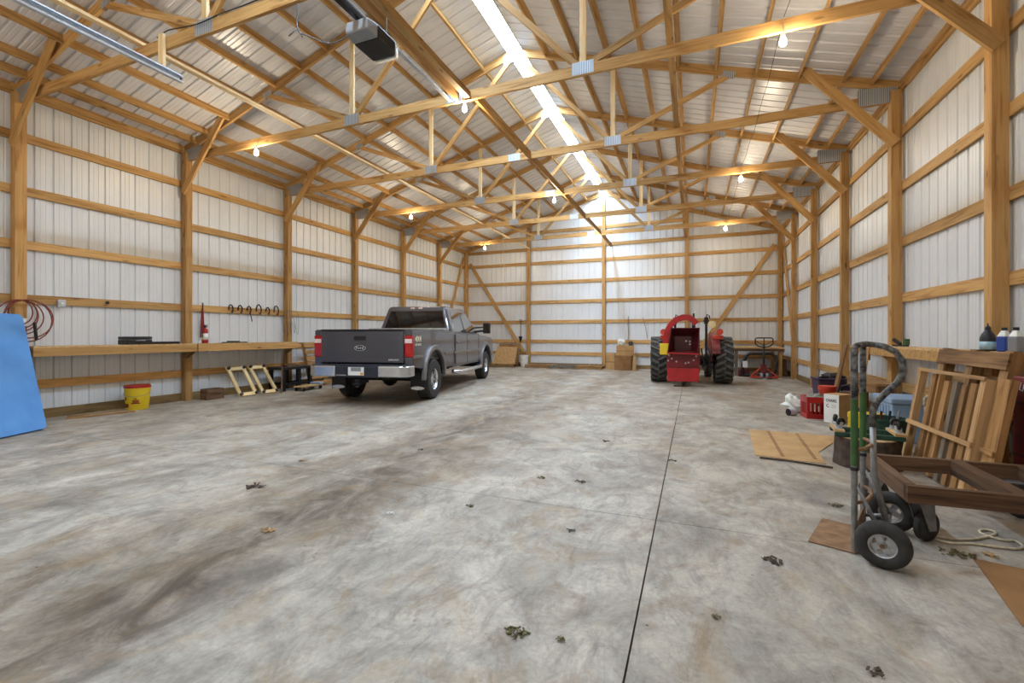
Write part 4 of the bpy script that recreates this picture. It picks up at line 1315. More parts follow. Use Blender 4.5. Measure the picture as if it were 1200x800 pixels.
for x, sg in ((-0.10, -1), (0.55, 1)):
    X = Matrix.Translation((x, -0.14, 0.131)) @ Matrix.Rotation(sg * PI / 2, 4, 'Y')
    ty = MB().lathe([(0.066, -0.035), (0.085, -0.042), (0.115, -0.038), (0.129, -0.018), (0.131, 0.0), (0.129, 0.018), (0.115, 0.038), (0.085, 0.042), (0.066, 0.035)], 36, X, close=True).build('tyre', 'rubber', t, smooth=True)
    rm = MB()
    rm.lathe([(0.067, -0.034), (0.067, 0.034), (0.060, 0.030), (0.056, 0.012), (0.050, 0.012), (0.050, 0.004), (0.058, 0.0), (0.060, -0.03)], 28, X, close=True)
    for k in range(4):
        a = 2 * PI * k / 4 + 0.5
        rm.add(*box_data(0.045, 0.034, 0.008), X @ Matrix.Rotation(a, 4, 'Z') @ Matrix.Translation((0.036, 0, 0.008)))
    rm.lathe([(0.0, 0.03), (0.014, 0.03), (0.022, 0.016), (0.022, 0.0), (0.0, 0.0)], 14, X)
    rm.build('rim', 'alu', ty, auto=40)
    MB().lathe([(0.0, 0.042), (0.012, 0.042), (0.012, 0.03), (0.0, 0.03)], 10, X).build('hub_nut', 'rust', ty)

# ------------------------------------------------------------------ low frame cart on casters
t = thing('frame_cart', 'dark brown timber frame cart on steel casters beside the hand truck', 'cart', (1.25, 3.58, 0), 0.03)
LN, WD, zt, hh = 1.02, 0.82, 0.37, 0.105
zc = zt - hh / 2
beam('side_rail', (0.0, 0.0, zc), (LN, 0.0, zc), 0.05, hh, 'dark_wood', t)
beam('side_rail', (0.06, WD, zc), (LN, WD, zc), 0.05, hh, 'dark_wood', t)
beam('end_rail', (0.03, 0.026, zc + 0.002), (0.08, WD - 0.026, zc + 0.002), 0.06, hh, 'dark_wood', t)
beam('end_rail', (LN - 0.03, 0.026, zc), (LN - 0.03, WD - 0.026, zc), 0.06, hh, 'dark_wood', t)
beam('cross_rail', (0.58, 0.026, zc), (0.62, WD - 0.026, zc), 0.085, hh * 0.98, 'dark_wood', t)
for x, y, a in ((0.10, 0.06, 0.6), (0.14, WD - 0.06, 2.6), (LN - 0.1, 0.06, 1.0), (LN - 0.1, WD - 0.06, 0.2)):
    r = 0.095
    z = zt - hh
    pl = MB()
    pl.b2(x - 0.07, x + 0.07, y - 0.06, y + 0.06, z - 0.008, z - 0.001)
    off = (0.05 * math.cos(a), 0.05 * math.sin(a))
    dx, dy = -math.sin(a), math.cos(a)
    for q in (-1, 1):
        pl.hexa([(x + off[0] + dx * q * 0.034 - 0.03 * math.cos(a), y + off[1] + dy * q * 0.034 - 0.03 * math.sin(a), r - 0.02), (x + off[0] + dx * q * 0.034 + 0.03 * math.cos(a), y + off[1] + dy * q * 0.034 + 0.03 * math.sin(a), r - 0.02),
                 (x + off[0] + dx * q * 0.040 + 0.03 * math.cos(a), y + off[1] + dy * q * 0.040 + 0.03 * math.sin(a), r - 0.02), (x + off[0] + dx * q * 0.040 - 0.03 * math.cos(a), y + off[1] + dy * q * 0.040 - 0.03 * math.sin(a), r - 0.02)],
                [(x + dx * q * 0.034 - 0.055 * math.cos(a), y + dy * q * 0.034 - 0.055 * math.sin(a), z - 0.008), (x + dx * q * 0.034 + 0.06 * math.cos(a), y + dy * q * 0.034 + 0.06 * math.sin(a), z - 0.008),
                 (x + dx * q * 0.040 + 0.06 * math.cos(a), y + dy * q * 0.040 + 0.06 * math.sin(a), z - 0.008), (x + dx * q * 0.040 - 0.055 * math.cos(a), y + dy * q * 0.040 - 0.055 * math.sin(a), z - 0.008)])
    co = pl.build('caster', 'worn_steel', t)
    X = frame((x + off[0], y + off[1], r + 0.001), (0, 0, 1), (-dy, dx, 0))
    MB().lathe([(0.012, -0.025), (r * 0.8, -0.025), (r, -0.014), (r, 0.014), (r * 0.8, 0.025), (0.012, 0.025)], 24, X, close=True).build('caster_wheel', 'rubber', co, auto=40)

# rope, cardboard sheets
t = thing('rope', 'pale looped rope trailing across the floor from under the frame cart', 'rope')
pts = []
ctrl = [(1.42, 3.95), (1.37, 3.84), (1.42, 3.76), (1.55, 3.74), (1.66, 3.78), (1.74, 3.84), (1.84, 3.93), (1.86, 3.98), (1.82, 4.0), (1.77, 3.95), (1.78, 3.88), (1.84, 3.84), (1.90, 3.85), (1.90, 3.78), (1.85, 3.72), (1.76, 3.70), (1.62, 3.70), (1.50, 3.66), (1.44, 3.70)]
def catmull(c, m=6):
    out = []
    for i in range(len(c) - 1):
        p0, p1, p2, p3 = [Vector(c[max(0, min(len(c) - 1, i + k))]) for k in (-1, 0, 1, 2)]
        for q in range(m):
            s_ = q / m
            out.append(0.5 * ((2 * p1) + (p2 - p0) * s_ + (2 * p0 - 5 * p1 + 4 * p2 - p3) * s_ * s_ + (3 * p1 - p0 - 3 * p2 + p3) * s_ ** 3))
    out.append(Vector(c[-1]))
    return out
MB().tube([(p[0], p[1], 0.009) for p in catmull(ctrl)], 0.008, 6).build('strand', 'rope', t, smooth=True)

def sheet_thing(name, label, corners, mat, th=0.006, cat='cardboard', creases=()):
    t = thing(name, label, cat)
    MB().prism(corners, 0.001, th, 'xy').build('sheet', mat, t)
    for a, b_ in creases:
        MB().bar((a[0], a[1], th + 0.001), (b_[0], b_[1], th + 0.001), 0.035, 0.002).build('tape_strip', 'cardboard_dark', t)
    return t
sheet_thing('cardboard_sheet', 'flattened cardboard sheet on the floor in front of the log stump', [(0.72, 7.05), (0.63, 5.56), (1.26, 5.45), (1.30, 5.95), (1.78, 6.98)], 'cardboard', 0.008,
            creases=[((0.95, 7.0), (0.90, 5.6)), ((1.28, 6.98), (1.20, 5.6))])
sheet_thing('cardboard_sheet', 'brown cardboard sheet on the floor beyond the rope loop', [(1.53, 3.47), (1.38, 2.75), (2.1, 2.4), (2.35, 3.25)], 'cardboard_dark', 0.006)
t = thing('timber_scrap', 'black stick lying along the edge of the flattened cardboard', 'stick')
MB().tube([(0.66, 5.44, 0.012), (0.9, 5.40, 0.016), (1.12, 5.36, 0.012), (1.28, 5.30, 0.012)], 0.011, 6).build('stick', 'bark', t)

# ------------------------------------------------------------------ clutter along the right wall
t = thing('plastic_crate', 'bright red slotted plastic crate holding grey rags', 'crate', (1.81, 8.50, 0), 0.1)
a, h = 0.155, 0.34
for sx, sy, dx, dy in ((0, -1, 1, 0), (0, 1, 1, 0), (-1, 0, 0, 1), (1, 0, 0, 1)):
    c = (sx * a, sy * a)
    pn = MB()
    th = 0.006
    def seg(u0, u1, z0, z1):
        if dx: pn.b2(u0, u1, c[1] - th, c[1] + th, z0, z1)
        else: pn.b2(c[0] - th, c[0] + th, u0, u1, z0, z1)
    seg(-a, a, 0.0, 0.07); seg(-a, a, 0.25, h); seg(-a, -a + 0.04, 0.07, 0.25); seg(a - 0.04, a, 0.07, 0.25)
    for k in range(4):
        seg(-0.1 + k * 0.058, -0.082 + k * 0.058, 0.07, 0.25)
    pn.build('side_panel', 'red', t)
MB().b2(-a, a, -a, a, 0.002, 0.012).build('base', 'red', t)
MB().blob((0, 0, 0.30), (0.13, 0.13, 0.08), 5, 0.3).build('rag', 'grey_rag', t)

t = thing('shipping_box', 'white printed box with dark blue lettering beside the red crate', 'box', (2.03, 8.14, 0), -0.82)
MB().b2(-0.11, 0.11, -0.15, 0.15, 0.0, 0.43).build('carton', 'cardboard', t, bevel=0.004)
MB().b2(-0.11, 0.11, -0.153, -0.150, 0.002, 0.428).build('printed_face', 'paper', t)
text('CHAIRS', 0.058, 'ink', t, frame((0.0, -0.1545, 0.335), (1, 0, 0), (0, 0, 1)), 'lettering', 0.0005, 0.8, bold=0.0015)
mb = MB()
mb.prism([(-0.05 + 0.024 * math.cos(2 * PI * k / 16), 0.255 + 0.024 * math.sin(2 * PI * k / 16)) for k in range(3, 16)] + [(-0.05 + 0.014 * math.cos(2 * PI * k / 16), 0.255 + 0.014 * math.sin(2 * PI * k / 16)) for k in range(15, 2, -1)], -0.1545, -0.1532, 'xz')
mb.build('printed_mark', 'ink', t)
for k in range(3):
    MB().b2(0.0, 0.07, -0.1542, -0.1532, 0.27 - k * 0.018, 0.274 - k * 0.018).build('printed_line', 'grey_plastic', t)

t = thing('plastic_bag', 'crumpled white plastic bag on the floor beside the red crate', 'plastic bag', (1.60, 8.95, 0))
MB().blob((0, 0, 0.12), (0.16, 0.14, 0.16), 11, 0.35, 12, 8, flat=0.001).build('bag', 'bag', t)
t = thing('paint_can', 'small steel can lying by the white plastic bag', 'can', (1.50, 8.55, 0), 0.5)
MB().cyl((-0.06, 0, 0.056), (0.06, 0, 0.056), 0.055, n=18).build('body', 'galv', t, auto=40)
MB().cyl((-0.066, 0, 0.056), (-0.058, 0, 0.056), 0.058, n=18).build('lid', 'black_metal', t, auto=40)
t = thing('bucket', 'orange-red bucket standing behind the red crate', 'bucket', (2.08, 8.95, 0))
MB().lathe([(0.10, 0.0), (0.125, 0.40), (0.135, 0.42), (0.13, 0.47), (0.0, 0.48)], 20).build('body', 'orange_red', t, auto=40)
t = thing('storage_tub', 'dark purple storage tub full of odds and ends near the wall post', 'tub', (2.36, 9.90, 0), 0.1)
MB().hexa([(-0.22, -0.16, 0), (0.22, -0.16, 0), (0.22, 0.16, 0), (-0.22, 0.16, 0)], [(-0.26, -0.20, 0.50), (0.26, -0.20, 0.50), (0.26, 0.20, 0.50), (-0.26, 0.20, 0.50)]).build('tub', 'purple', t, bevel=0.02)
MB().b2(-0.275, 0.275, -0.215, 0.215, 0.50, 0.53).build('rim', 'purple', t, bevel=0.01)
MB().blob((0.0, 0, 0.54), (0.2, 0.15, 0.08), 8, 0.3).build('contents', 'black', t)
t = thing('brown_box', 'dark brown box with black fittings behind the white printed box', 'box', (2.30, 8.62, 0), -0.3)
MB().b2(-0.13, 0.13, -0.12, 0.12, 0.0, 0.42).build('carton', 'dark_wood', t, bevel=0.006)
MB().tube([(-0.1, 0, 0.42), (-0.1, 0, 0.50), (0.0, 0, 0.53), (0.1, 0, 0.50), (0.1, 0, 0.42)], 0.014, 6).build('handle', 'black', t, smooth=True)
t = thing('storage_tote', 'pale blue lidded tote against the wall behind the stump', 'tote', (2.46, 7.15, 0))
MB().hexa([(-0.17, -0.26, 0), (0.17, -0.26, 0), (0.17, 0.26, 0), (-0.17, 0.26, 0)], [(-0.2, -0.3, 0.47), (0.2, -0.3, 0.47), (0.2, 0.3, 0.47), (-0.2, 0.3, 0.47)]).build('body', 'pale_blue', t, bevel=0.02)
MB().b2(-0.215, 0.215, -0.315, 0.315, 0.471, 0.54).build('lid', 'pale_blue', t, bevel=0.015)
for k in range(5):
    MB().b2(-0.205, -0.188, -0.2 + k * 0.09, -0.185 + k * 0.09, 0.2, 0.44).build('rib', 'pale_blue', t)
t = thing('toolbox', 'yellow plastic toolbox in front of the pale blue tote', 'toolbox', (2.03, 6.95, 0), -0.5)
MB().b2(-0.17, 0.17, -0.10, 0.10, 0.0, 0.26).build('body', 'yellow', t, bevel=0.012)
MB().b2(-0.175, 0.175, -0.105, 0.105, 0.261, 0.34).build('lid', 'yellow', t, bevel=0.015)
MB().tube([(-0.08, 0, 0.34), (-0.08, 0, 0.38), (0.08, 0, 0.38), (0.08, 0, 0.34)], 0.012, 6).build('handle', 'black', t, smooth=True)
for x in (-0.1, 0.1):
    MB().b2(x - 0.02, x + 0.02, -0.115, -0.106, 0.22, 0.30).build('latch', 'black', t)
t = thing('garden_hose', 'brown hose coil propped against the wall beside the tote', 'hose', (2.52, 6.62, 0))
mb = MB()
pts = []
for k in range(61):
    a = 2 * PI * k / 20
    pts.append((0.10 * math.cos(a) * 0.3 + 0.02 * (k / 60), 0.16 * math.cos(a), 0.47 + 0.14 * math.sin(a)))
mb.tube(pts, 0.018, 6)
mb.tube([(0.05, 0.0, 0.34), (0.05, 0.02, 0.15), (0.02, 0.03, 0.02)], 0.018, 6)
mb.build('coil', 'rope', t, smooth=True)
t = thing('green_tub', 'dark green tub of tools between the stump and the pallets', 'tub', (2.02, 6.28, 0))
MB().lathe([(0.15, 0.0), (0.19, 0.36), (0.20, 0.36), (0.20, 0.39), (0.185, 0.39), (0.15, 0.12), (0.0, 0.12)], 22).build('tub', 'carpet_green', t, auto=40)
for k in range(4):
    MB().tube([(0.05 * k - 0.1, 0.02, 0.14), (0.10 * k - 0.15, -0.06 + 0.05 * k, 0.46)], 0.012, 6).build('tool_handle', ['rope', 'old_red', 'black', 'grey_plastic'][k], t)
t = thing('red_case', 'small red case behind the slatted frame', 'case', (2.50, 6.22, 0), 0.1)
MB().b2(-0.10, 0.10, -0.15, 0.15, 0.0, 0.38).build('body', 'old_red', t, bevel=0.015)
MB().b2(-0.105, -0.101, -0.1, 0.1, 0.18, 0.2).build('seam', 'black', t)
t = thing('lath', 'thin timber lath leaning on the wall shelf', 'lath', (2.28, 7.85, 0))
beam('stick', (-0.10, 0.05, 0.02), (0.13, 0.28, 1.19), 0.04, 0.02, 'pallet', t)
t = thing('leaning_board', 'broken plywood board leaning on the end of the wall shelf', 'board', (2.40, 9.42, 0))
beam('board', (-0.16, 0.0, 0.01), (0.09, 0.08, 1.15), 0.03, 0.16, 'pallet_old', t, up=(0, 1, 0))
t = thing('low_bench', 'low rough timber bench below the wall shelf', 'bench', (2.56, 8.5, 0))
beam('seat_plank', (0, -0.55, 0.60), (0, 0.75, 0.60), 0.26, 0.04, 'pallet_old', t)
beam('fascia', (-0.11, -0.55, 0.52), (-0.11, 0.75, 0.52), 0.03, 0.119, 'pallet_old', t)
for y in (-0.45, 0.65):
    beam('leg', (0.03, y, 0), (0.03, y, 0.579), 0.22, 0.04, 'pallet_old', t, up=(0, 1, 0))

# ------------------------------------------------------------------ left wall: shelves
for k, (lab, ya, yb) in enumerate((('timber shelf with dark fascia carrying the black case', TY(0) + 0.05, TY(1) - 0.03), ('timber shelf with dark fascia beside the fire extinguisher', TY(1) + 0.0, TY(2) - 0.03))):
    t = thing('wall_shelf', lab, 'shelf', (-9.38, ya, 0))
    L = yb - ya
    MB().b2(0.0, 0.38, 0, L, 1.125, 1.15).build('shelf_board', 'ply', t)
    beam('fascia', (0.36, 0, 1.06), (0.36, L, 1.06), 0.038, 0.128, 'timber_post', t)
    for y in (0.03, L - 0.03):
        MB().prism([(0.0, 1.124), (0.34, 1.124), (0.34, 1.06), (0.03, 0.86), (0.0, 0.86)], y - 0.019, y + 0.019, 'xz').build('bracket', 'treated', t)
SZ = 1.151
t = thing('tool_case', 'black plastic tool case on the shelf', 'case', (-9.19, 4.93, SZ), 0.02)
MB().b2(-0.13, 0.13, -0.2, 0.2, 0, 0.085).build('lower_shell', 'black', t, bevel=0.012)
MB().b2(-0.13, 0.13, -0.2, 0.2, 0.088, 0.14).build('upper_shell', 'black', t, bevel=0.012)
MB().tube([(0.13, -0.07, 0.07), (0.155, -0.07, 0.07), (0.155, 0.07, 0.07), (0.13, 0.07, 0.07)], 0.01, 6).build('handle', 'grey_plastic', t, smooth=True)
t = thing('steel_channel', 'long dark steel channel lying on the shelf beside the tool case', 'steel bar', (-9.20, 5.16, SZ))
MB().b2(-0.04, 0.04, 0, 0.5, 0, 0.006).b2(-0.04, -0.034, 0, 0.5, 0, 0.045).b2(0.034, 0.04, 0, 0.5, 0, 0.045).build('channel', 'black_metal', t)
t = thing('fire_extinguisher', 'red fire extinguisher with white label standing on the shelf end', 'fire extinguisher', (-9.10, 6.10, SZ))
MB().lathe([(0.05, 0), (0.056, 0.01), (0.056, 0.26), (0.045, 0.29), (0.018, 0.305), (0.018, 0.32), (0, 0.32)], 18).build('cylinder', 'red', t, auto=40)
MB().lathe([(0.0575, 0.07), (0.0575, 0.2)], 18).build('label_wrap', 'paper', t, smooth=True)
MB().b2(-0.02, 0.06, -0.012, 0.012, 0.32, 0.345).b2(-0.015, 0.07, -0.01, 0.01, 0.355, 0.37).b2(-0.02, 0.0, -0.012, 0.012, 0.34, 0.36).build('valve_lever', 'black', t)
MB().tube([(0.0, -0.02, 0.325), (0.03, -0.065, 0.31), (0.03, -0.07, 0.2), (0.02, -0.066, 0.12)], 0.009, 6).build('hose', 'black', t, smooth=True)
t = thing('squeegee_blade', 'dark red strip hanging from a hook on the wall girt', 'strap', (-9.505, 6.32, 1.27))
MB().hexa([(-0.008, -0.045, 0), (0.008, -0.045, 0), (0.008, 0.045, 0), (-0.008, 0.045, 0)], [(-0.006, -0.018, 0.60), (0.006, -0.018, 0.60), (0.006, 0.018, 0.60), (-0.006, 0.018, 0.60)]).build('blade', 'dark_red', t)
MB().tube([(0, 0, 0.59), (0.01, 0, 0.66), (0.0, 0.01, 0.70), (-0.01, 0.0, 0.72)], 0.012, 6).build('hook', 'black', t)
t = thing('flat_bar', 'thin dark tool lying on the shelf behind the extinguisher', 'tool', (-9.22, 6.55, SZ))
MB().b2(-0.03, 0.03, 0, 0.55, 0, 0.02).build('bar', 'black_metal', t)
MB().b2(-0.04, 0.04, 0.12, 0.36, 0.021, 0.04).build('grip', 'black', t)

# C-clamps hanging over the girt
for k, (y, big) in enumerate(((6.93, 0.10), (7.15, 0.10), (7.37, 0.09), (7.62, 0.15), (7.86, 0.09), (8.10, 0.15))):
    lab = ['small C-clamp on the girt, next to the hanging red strip', 'small C-clamp second along the girt from the red strip', 'small C-clamp with dangling pliers on the wall girt',
           'large black C-clamp beside the clamp with pliers', 'small C-clamp between the two large ones', 'large black C-clamp next to the wired wall post'][k]
    t = thing('c_clamp', lab, 'clamp', (-9.49, y, 1.90), 0, 'clamps on the wall girt')
    w_ = 0.06 if big > 0.12 else 0.045
    MB().tube([(0, -w_, -0.03), (0, -w_, big * 0.3), (0, -w_ * 0.6, big * 0.75), (0, 0.0, big * 0.9), (0, w_ * 0.8, big * 0.6), (0, w_ * 1.2, big * 0.1), (0, w_ * 0.9, -0.06), (0, w_ * 0.4, -0.09)], 0.015, 6).build('frame', 'black_metal', t, smooth=True)
    MB().tube([(0.005, -w_ * 0.2, -0.05), (0.005, w_ * 1.1, -0.10)], 0.006, 6).build('screw', 'rust', t)
    if k == 2:
        MB().tube([(0.01, 0.02, -0.08), (0.012, 0.05, -0.18), (0.012, 0.07, -0.27)], 0.01, 6).build('pliers', 'black', t)
t = thing('wire_bundle', 'tangled thin wires hanging on the wall post by the clamps', 'wire', (-9.388, 8.42, 1.55))
rnd = random.Random(5)
mb = MB()
for k in range(5):
    c = [(0.006, -0.05 + 0.02 * k, 0.38), (0.03, -0.26 + 0.12 * k, 0.2 * rnd.random() + 0.1), (0.04, -0.2 + 0.1 * k, -0.15 - 0.1 * rnd.random()), (0.006, -0.12 + 0.06 * k, 0.1)]
    mb.tube([tuple(p) for p in catmull(c, 5)], 0.004, 5)
mb.build('strands', 'grey_cord', t)
t = thing('junction_box', 'small steel junction box on the girt', 'junction box', (-9.515, 4.05, 1.80))
MB().b2(0, 0.045, -0.05, 0.05, -0.03, 0.09).build('box', 'galv', t, bevel=0.006)
MB().cyl((0.045, 0, 0.03), (0.055, 0, 0.03), 0.02, n=12).build('knockout', 'white', t)
t = thing('coat_peg', 'black knob screwed to the wall girt', 'knob', (-9.51, 4.66, 1.88))
MB().lathe([(0.012, 0.0), (0.012, 0.02), (0.028, 0.025), (0.028, 0.045), (0, 0.05)], 14, Matrix.Rotation(PI / 2, 4, 'Y')).build('knob', 'black', t, auto=40)

# extension cord coil and outlet on the first post
t = thing('cord_coil', 'brown extension cord coiled on the timber post above the blue mat', 'cord', (-9.36, 3.54, 1.66))
mb = MB()
rnd = random.Random(9)
for k in range(6):
    ry, rz = 0.13 + 0.045 * k * (0.6 + 0.4 * rnd.random()), 0.20 + 0.03 * k
    oy = 0.04 * (rnd.random() - 0.5) + (0.05 if k > 3 else -0.02)
    mb.tube([(0.03 + 0.006 * k, oy + ry * math.sin(2 * PI * q / 24), -0.0 - 0.025 * k + rz * math.cos(2 * PI * q / 24) * 0.9) for q in range(24)], 0.0095, 6, closed=True)
mb.build('loops', 'brown_cord', t, smooth=True)
MB().tube([(0.04, 0.12, -0.15), (0.05, 0.13, -0.3), (0.05, 0.14, -0.42)], 0.022, 6).build('plug_end', 'black', t)
t = thing('outlet_box', 'white outlet box on the first timber post', 'outlet', (-9.388, 3.545, 1.45))
MB().b2(0, 0.04, -0.04, 0.045, 0, 0.12).build('box', 'white', t, bevel=0.005)
MB().b2(0.04, 0.044, -0.02, 0.025, 0.02, 0.10).build('socket_plate', 'paper', t)

# blue foam mat
t = thing('foam_mat', 'large blue foam mat leaning against the wall post', 'foam mat')
bl, br_, tl, tr = Vector((-7.93, 2.37, 0.0)), Vector((-8.41, 3.40, 0.0)), Vector((-8.82, 2.40, 1.62)), Vector((-9.24, 3.46, 1.60))
nrm = (br_ - bl).cross(tl - bl).normalized()
if nrm.x < 0: nrm = -nrm
u, v = (bl - br_), (tr - br_)
def rc(pts, r=0.06, n=5):
    return pts
poly = []
W2, H2 = 1.0, 1.0
for cx_, cy_, a0 in ((0.05, 0.03, 180), (0.95, 0.03, 270), (0.95, 0.97, 0), (0.05, 0.97, 90)):
    for k in range(6):
        a = math.radians(a0 + 90 * k / 5)
        poly.append((cx_ + 0.05 * math.cos(a), cy_ + 0.03 * math.sin(a)))
def mp_(a, b_, off):
    q = br_ * (1 - a) * (1 - b_) + bl * a * (1 - b_) + tr * (1 - a) * b_ + tl * a * b_
    return tuple(q + nrm * off)
mb = MB()
n = len(poly)
vs_ = [mp_(a, b_, 0.0) for a, b_ in poly] + [mp_(a, b_, 0.05) for a, b_ in poly]
vs_ = [(p[0], p[1], max(p[2], 0.001)) for p in vs_]
mb.add(vs_, [tuple(range(n)), tuple(range(2 * n - 1, n - 1, -1))] + [(i, n + i, n + (i + 1) % n, (i + 1) % n) for i in range(n)])
mb.build('mat', 'blue_foam', t)

# yellow bucket
t = thing('bucket', 'yellow plastic bucket with red lid against the wall', 'bucket', (-9.20, 4.97, 0), 0.25)
MB().lathe([(0.155, 0.0), (0.160, 0.01), (0.185, 0.335), (0.19, 0.335), (0.19, 0.36), (0.185, 0.40), (0.0, 0.40)], 28).build('pail', 'yellow', t, auto=40)
MB().lathe([(0.196, 0.385), (0.196, 0.425), (0.18, 0.43), (0.15, 0.42), (0.0, 0.42)], 28).build('lid', 'red', t, auto=40)
def on_pail(a, z, w_, h_, mat, nm):
    r = 0.163 + (z / 0.335) * 0.025
    n = 6
    mb = MB()
    vs_ = []
    for zz in (z - h_ / 2, z + h_ / 2):
        rr = 0.1615 + (zz / 0.335) * 0.025
        vs_ += [(rr * math.cos(a + w_ * (k / n - 0.5) / r), rr * math.sin(a + w_ * (k / n - 0.5) / r), zz) for k in range(n + 1)]
    mb.add(vs_, [(k, k + 1, n + 2 + k, n + 1 + k) for k in range(n)])
    mb.build(nm, mat, t)
on_pail(-0.9, 0.12, 0.13, 0.02, 'ink_red', 'printed_mark')
on_pail(-0.9, 0.145, 0.09, 0.022, 'ink_red', 'printed_mark')
on_pail(-0.9, 0.17, 0.10, 0.018, 'ink_red', 'printed_mark')
on_pail(-0.92, 0.20, 0.04, 0.018, 'ink_red', 'printed_mark')
on_pail(-1.9, 0.08, 0.12, 0.07, 'ink_red', 'printed_mark')
on_pail(-1.9, 0.20, 0.05, 0.05, 'ink_red', 'printed_mark')
MB().tube([(0.19 * math.cos(a), 0.19 * math.sin(a), 0.30 - 0.06 * math.sin((a + 2.6) * 1.0)) for a in [-2.6 + 3.14 * k / 12 for k in range(13)]], 0.004, 5).build('bail_handle', 'grey_plastic', t)
t = thing('wood_block_box', 'small dark timber box on the floor by the wall post', 'box', (-9.22, 6.32, 0))
for z in (0.055, 0.165):
    beam('board', (0.10, -0.15, z), (0.10, 0.15, z), 0.03, 0.10, 'dark_wood', t)
    beam('board', (-0.10, -0.15, z), (-0.10, 0.15, z), 0.03, 0.10, 'dark_wood', t)
    beam('board', (-0.085, -0.165, z), (0.115, -0.165, z), 0.03, 0.10, 'dark_wood', t)
    beam('board', (-0.085, 0.165, z), (0.115, 0.165, z), 0.03, 0.10, 'dark_wood', t)

# two cream dolly frames leaning against the wall
for k, (ya, yb) in enumerate(((6.72, 7.16), (7.24, 7.66))):
    t = thing('dolly_frame', ['cream timber dolly frame leaning by the wall, beside the small dark box', 'cream timber dolly frame leaning by the wall, beside the black bench'][k], 'dolly frame')
    b0, t0 = Vector((-8.93 + 0.03 * k, ya, 0)), Vector((-9.38, ya, 0.62))
    vv = (t0 - b0).normalized()
    uu = Vector((0, 1, 0))
    X = Matrix((uu, vv, uu.cross(vv))).transposed().to_4x4()
    X.translation = b0
    t.matrix_world = X
    L, Wd = (t0 - b0).length, yb - ya
    sk = 0.0
    for x in (0.04, Wd - 0.04):
        beam('stile', (x, 0.01, 0.0), (x, L, 0.0), 0.07, 0.035, 'cream_wood', t)
    for y in (0.05, L - 0.06):
        beam('rail', (0.078, y, 0.0), (Wd - 0.078, y, 0.0), 0.08, 0.034, 'cream_wood', t)
    for x in (0.04, Wd - 0.04):
        for y in (0.045, L - 0.05):
            MB().cyl((x, y, 0.018), (x, y, 0.06), 0.032, n=12).build('caster', 'black', t, auto=40)

# black steel bench, creeper and broom
t = thing('steel_bench', 'low black steel bench with shelf beneath, by the wall', 'bench', (-9.08, 8.2, 0))
MB().b2(-0.24, 0.24, -0.5, 0.49, 0.50, 0.56).build('bench_top', 'black', t, bevel=0.01)
for y in (-0.42, 0.02, 0.36):
    for x in (-0.2, 0.2):
        MB().b2(x - 0.035, x + 0.035, y - 0.035, y + 0.035, 0.0, 0.499).build('leg', 'black_metal', t)
for x in (-0.2, 0.2):
    MB().b2(x - 0.03, x + 0.03, -0.46, 0.44, 0.13, 0.18).build('stretcher', 'black_metal', t)
t = thing('canvas_cloth', 'brown canvas cloth draped over the black bench', 'cloth', (-9.08, 8.18, 0.561))
MB().blob((0, 0, 0.0), (0.22, 0.2, 0.06), 4, 0.25, 12, 6, flat=0.001).build('cloth', 'dark_wood', t)
t = thing('mechanics_creeper', 'low wooden creeper on small wheels in front of the black bench', 'creeper', (-8.60, 8.25, 0), 0.1)
MB().b2(-0.14, 0.14, -0.34, 0.34, 0.085, 0.115).build('deck', 'ply', t, bevel=0.006)
MB().b2(-0.15, 0.15, 0.22, 0.36, 0.116, 0.16).build('head_pad', 'pale_blue', t, bevel=0.015)
for x in (-0.11, 0.11):
    for y in (-0.28, 0.28):
        X = Matrix.Translation((x, y, 0.041)) @ Matrix.Rotation(PI / 2, 4, 'Y')
        MB().lathe([(0.01, -0.016), (0.04, -0.016), (0.04, 0.016), (0.01, 0.016)], 14, X, close=True).build('wheel', 'black', t, auto=40)
        MB().b2(x - 0.022, x + 0.022, y - 0.02, y + 0.02, 0.05, 0.084).build('wheel_fork', 'black_metal', t)
t = thing('broom_handle', 'thin wooden stick propped against the black bench', 'stick', (-8.78, 7.62, 0))
beam('stick', (0.16, -0.12, 0.01), (-0.03, 0.06, 0.60), 0.028, 0.028, 'dark_wood', t)

def pallet_flat(label, loc, rz=0.0, Lx=1.02, Ly=1.0, boards=7, mat='pallet_old', group=None):
    t = thing('pallet', label, 'pallet', loc, rz, group)
    for y in (-Ly / 2 + 0.03, 0, Ly / 2 - 0.03):
        beam('stringer', (-Lx / 2, y, 0.062), (Lx / 2, y, 0.062), 0.04, 0.085, mat, t)
    for k in range(boards):
        x = -Lx / 2 + 0.05 + k * (Lx - 0.1) / (boards - 1)
        beam('deck_board', (x, -Ly / 2, 0.1145), (x, Ly / 2, 0.1145), 0.095, 0.018, mat, t)
    for x in (-Lx / 2 + 0.05, 0, Lx / 2 - 0.05):
        beam('deck_board', (x, -Ly / 2, 0.01), (x, Ly / 2, 0.01), 0.095, 0.017, mat, t)
    return t
# pallet leaning beside the truck
t = thing('pallet', 'upright pallet leaning on the wall beside the truck tailgate', 'pallet')
b0, t0 = Vector((-9.02, 8.72, 0.0)), Vector((-9.28, 8.72, 1.12))
vv = (t0 - b0).normalized(); uu = Vector((0, 1, 0))
X = Matrix((uu, vv, uu.cross(vv))).transposed().to_4x4(); X.translation = b0
t.matrix_world = X
L = (t0 - b0).length
for x in (0.03, 0.5, 0.97):
    beam('stringer', (x, 0.01, -0.03), (x, L, -0.03), 0.04, 0.085, 'pallet', t)
for k in range(7):
    beam('deck_board', (0, 0.08 + k * 0.163, 0.022), (1.0, 0.08 + k * 0.163, 0.022), 0.10, 0.018, 'pallet', t)

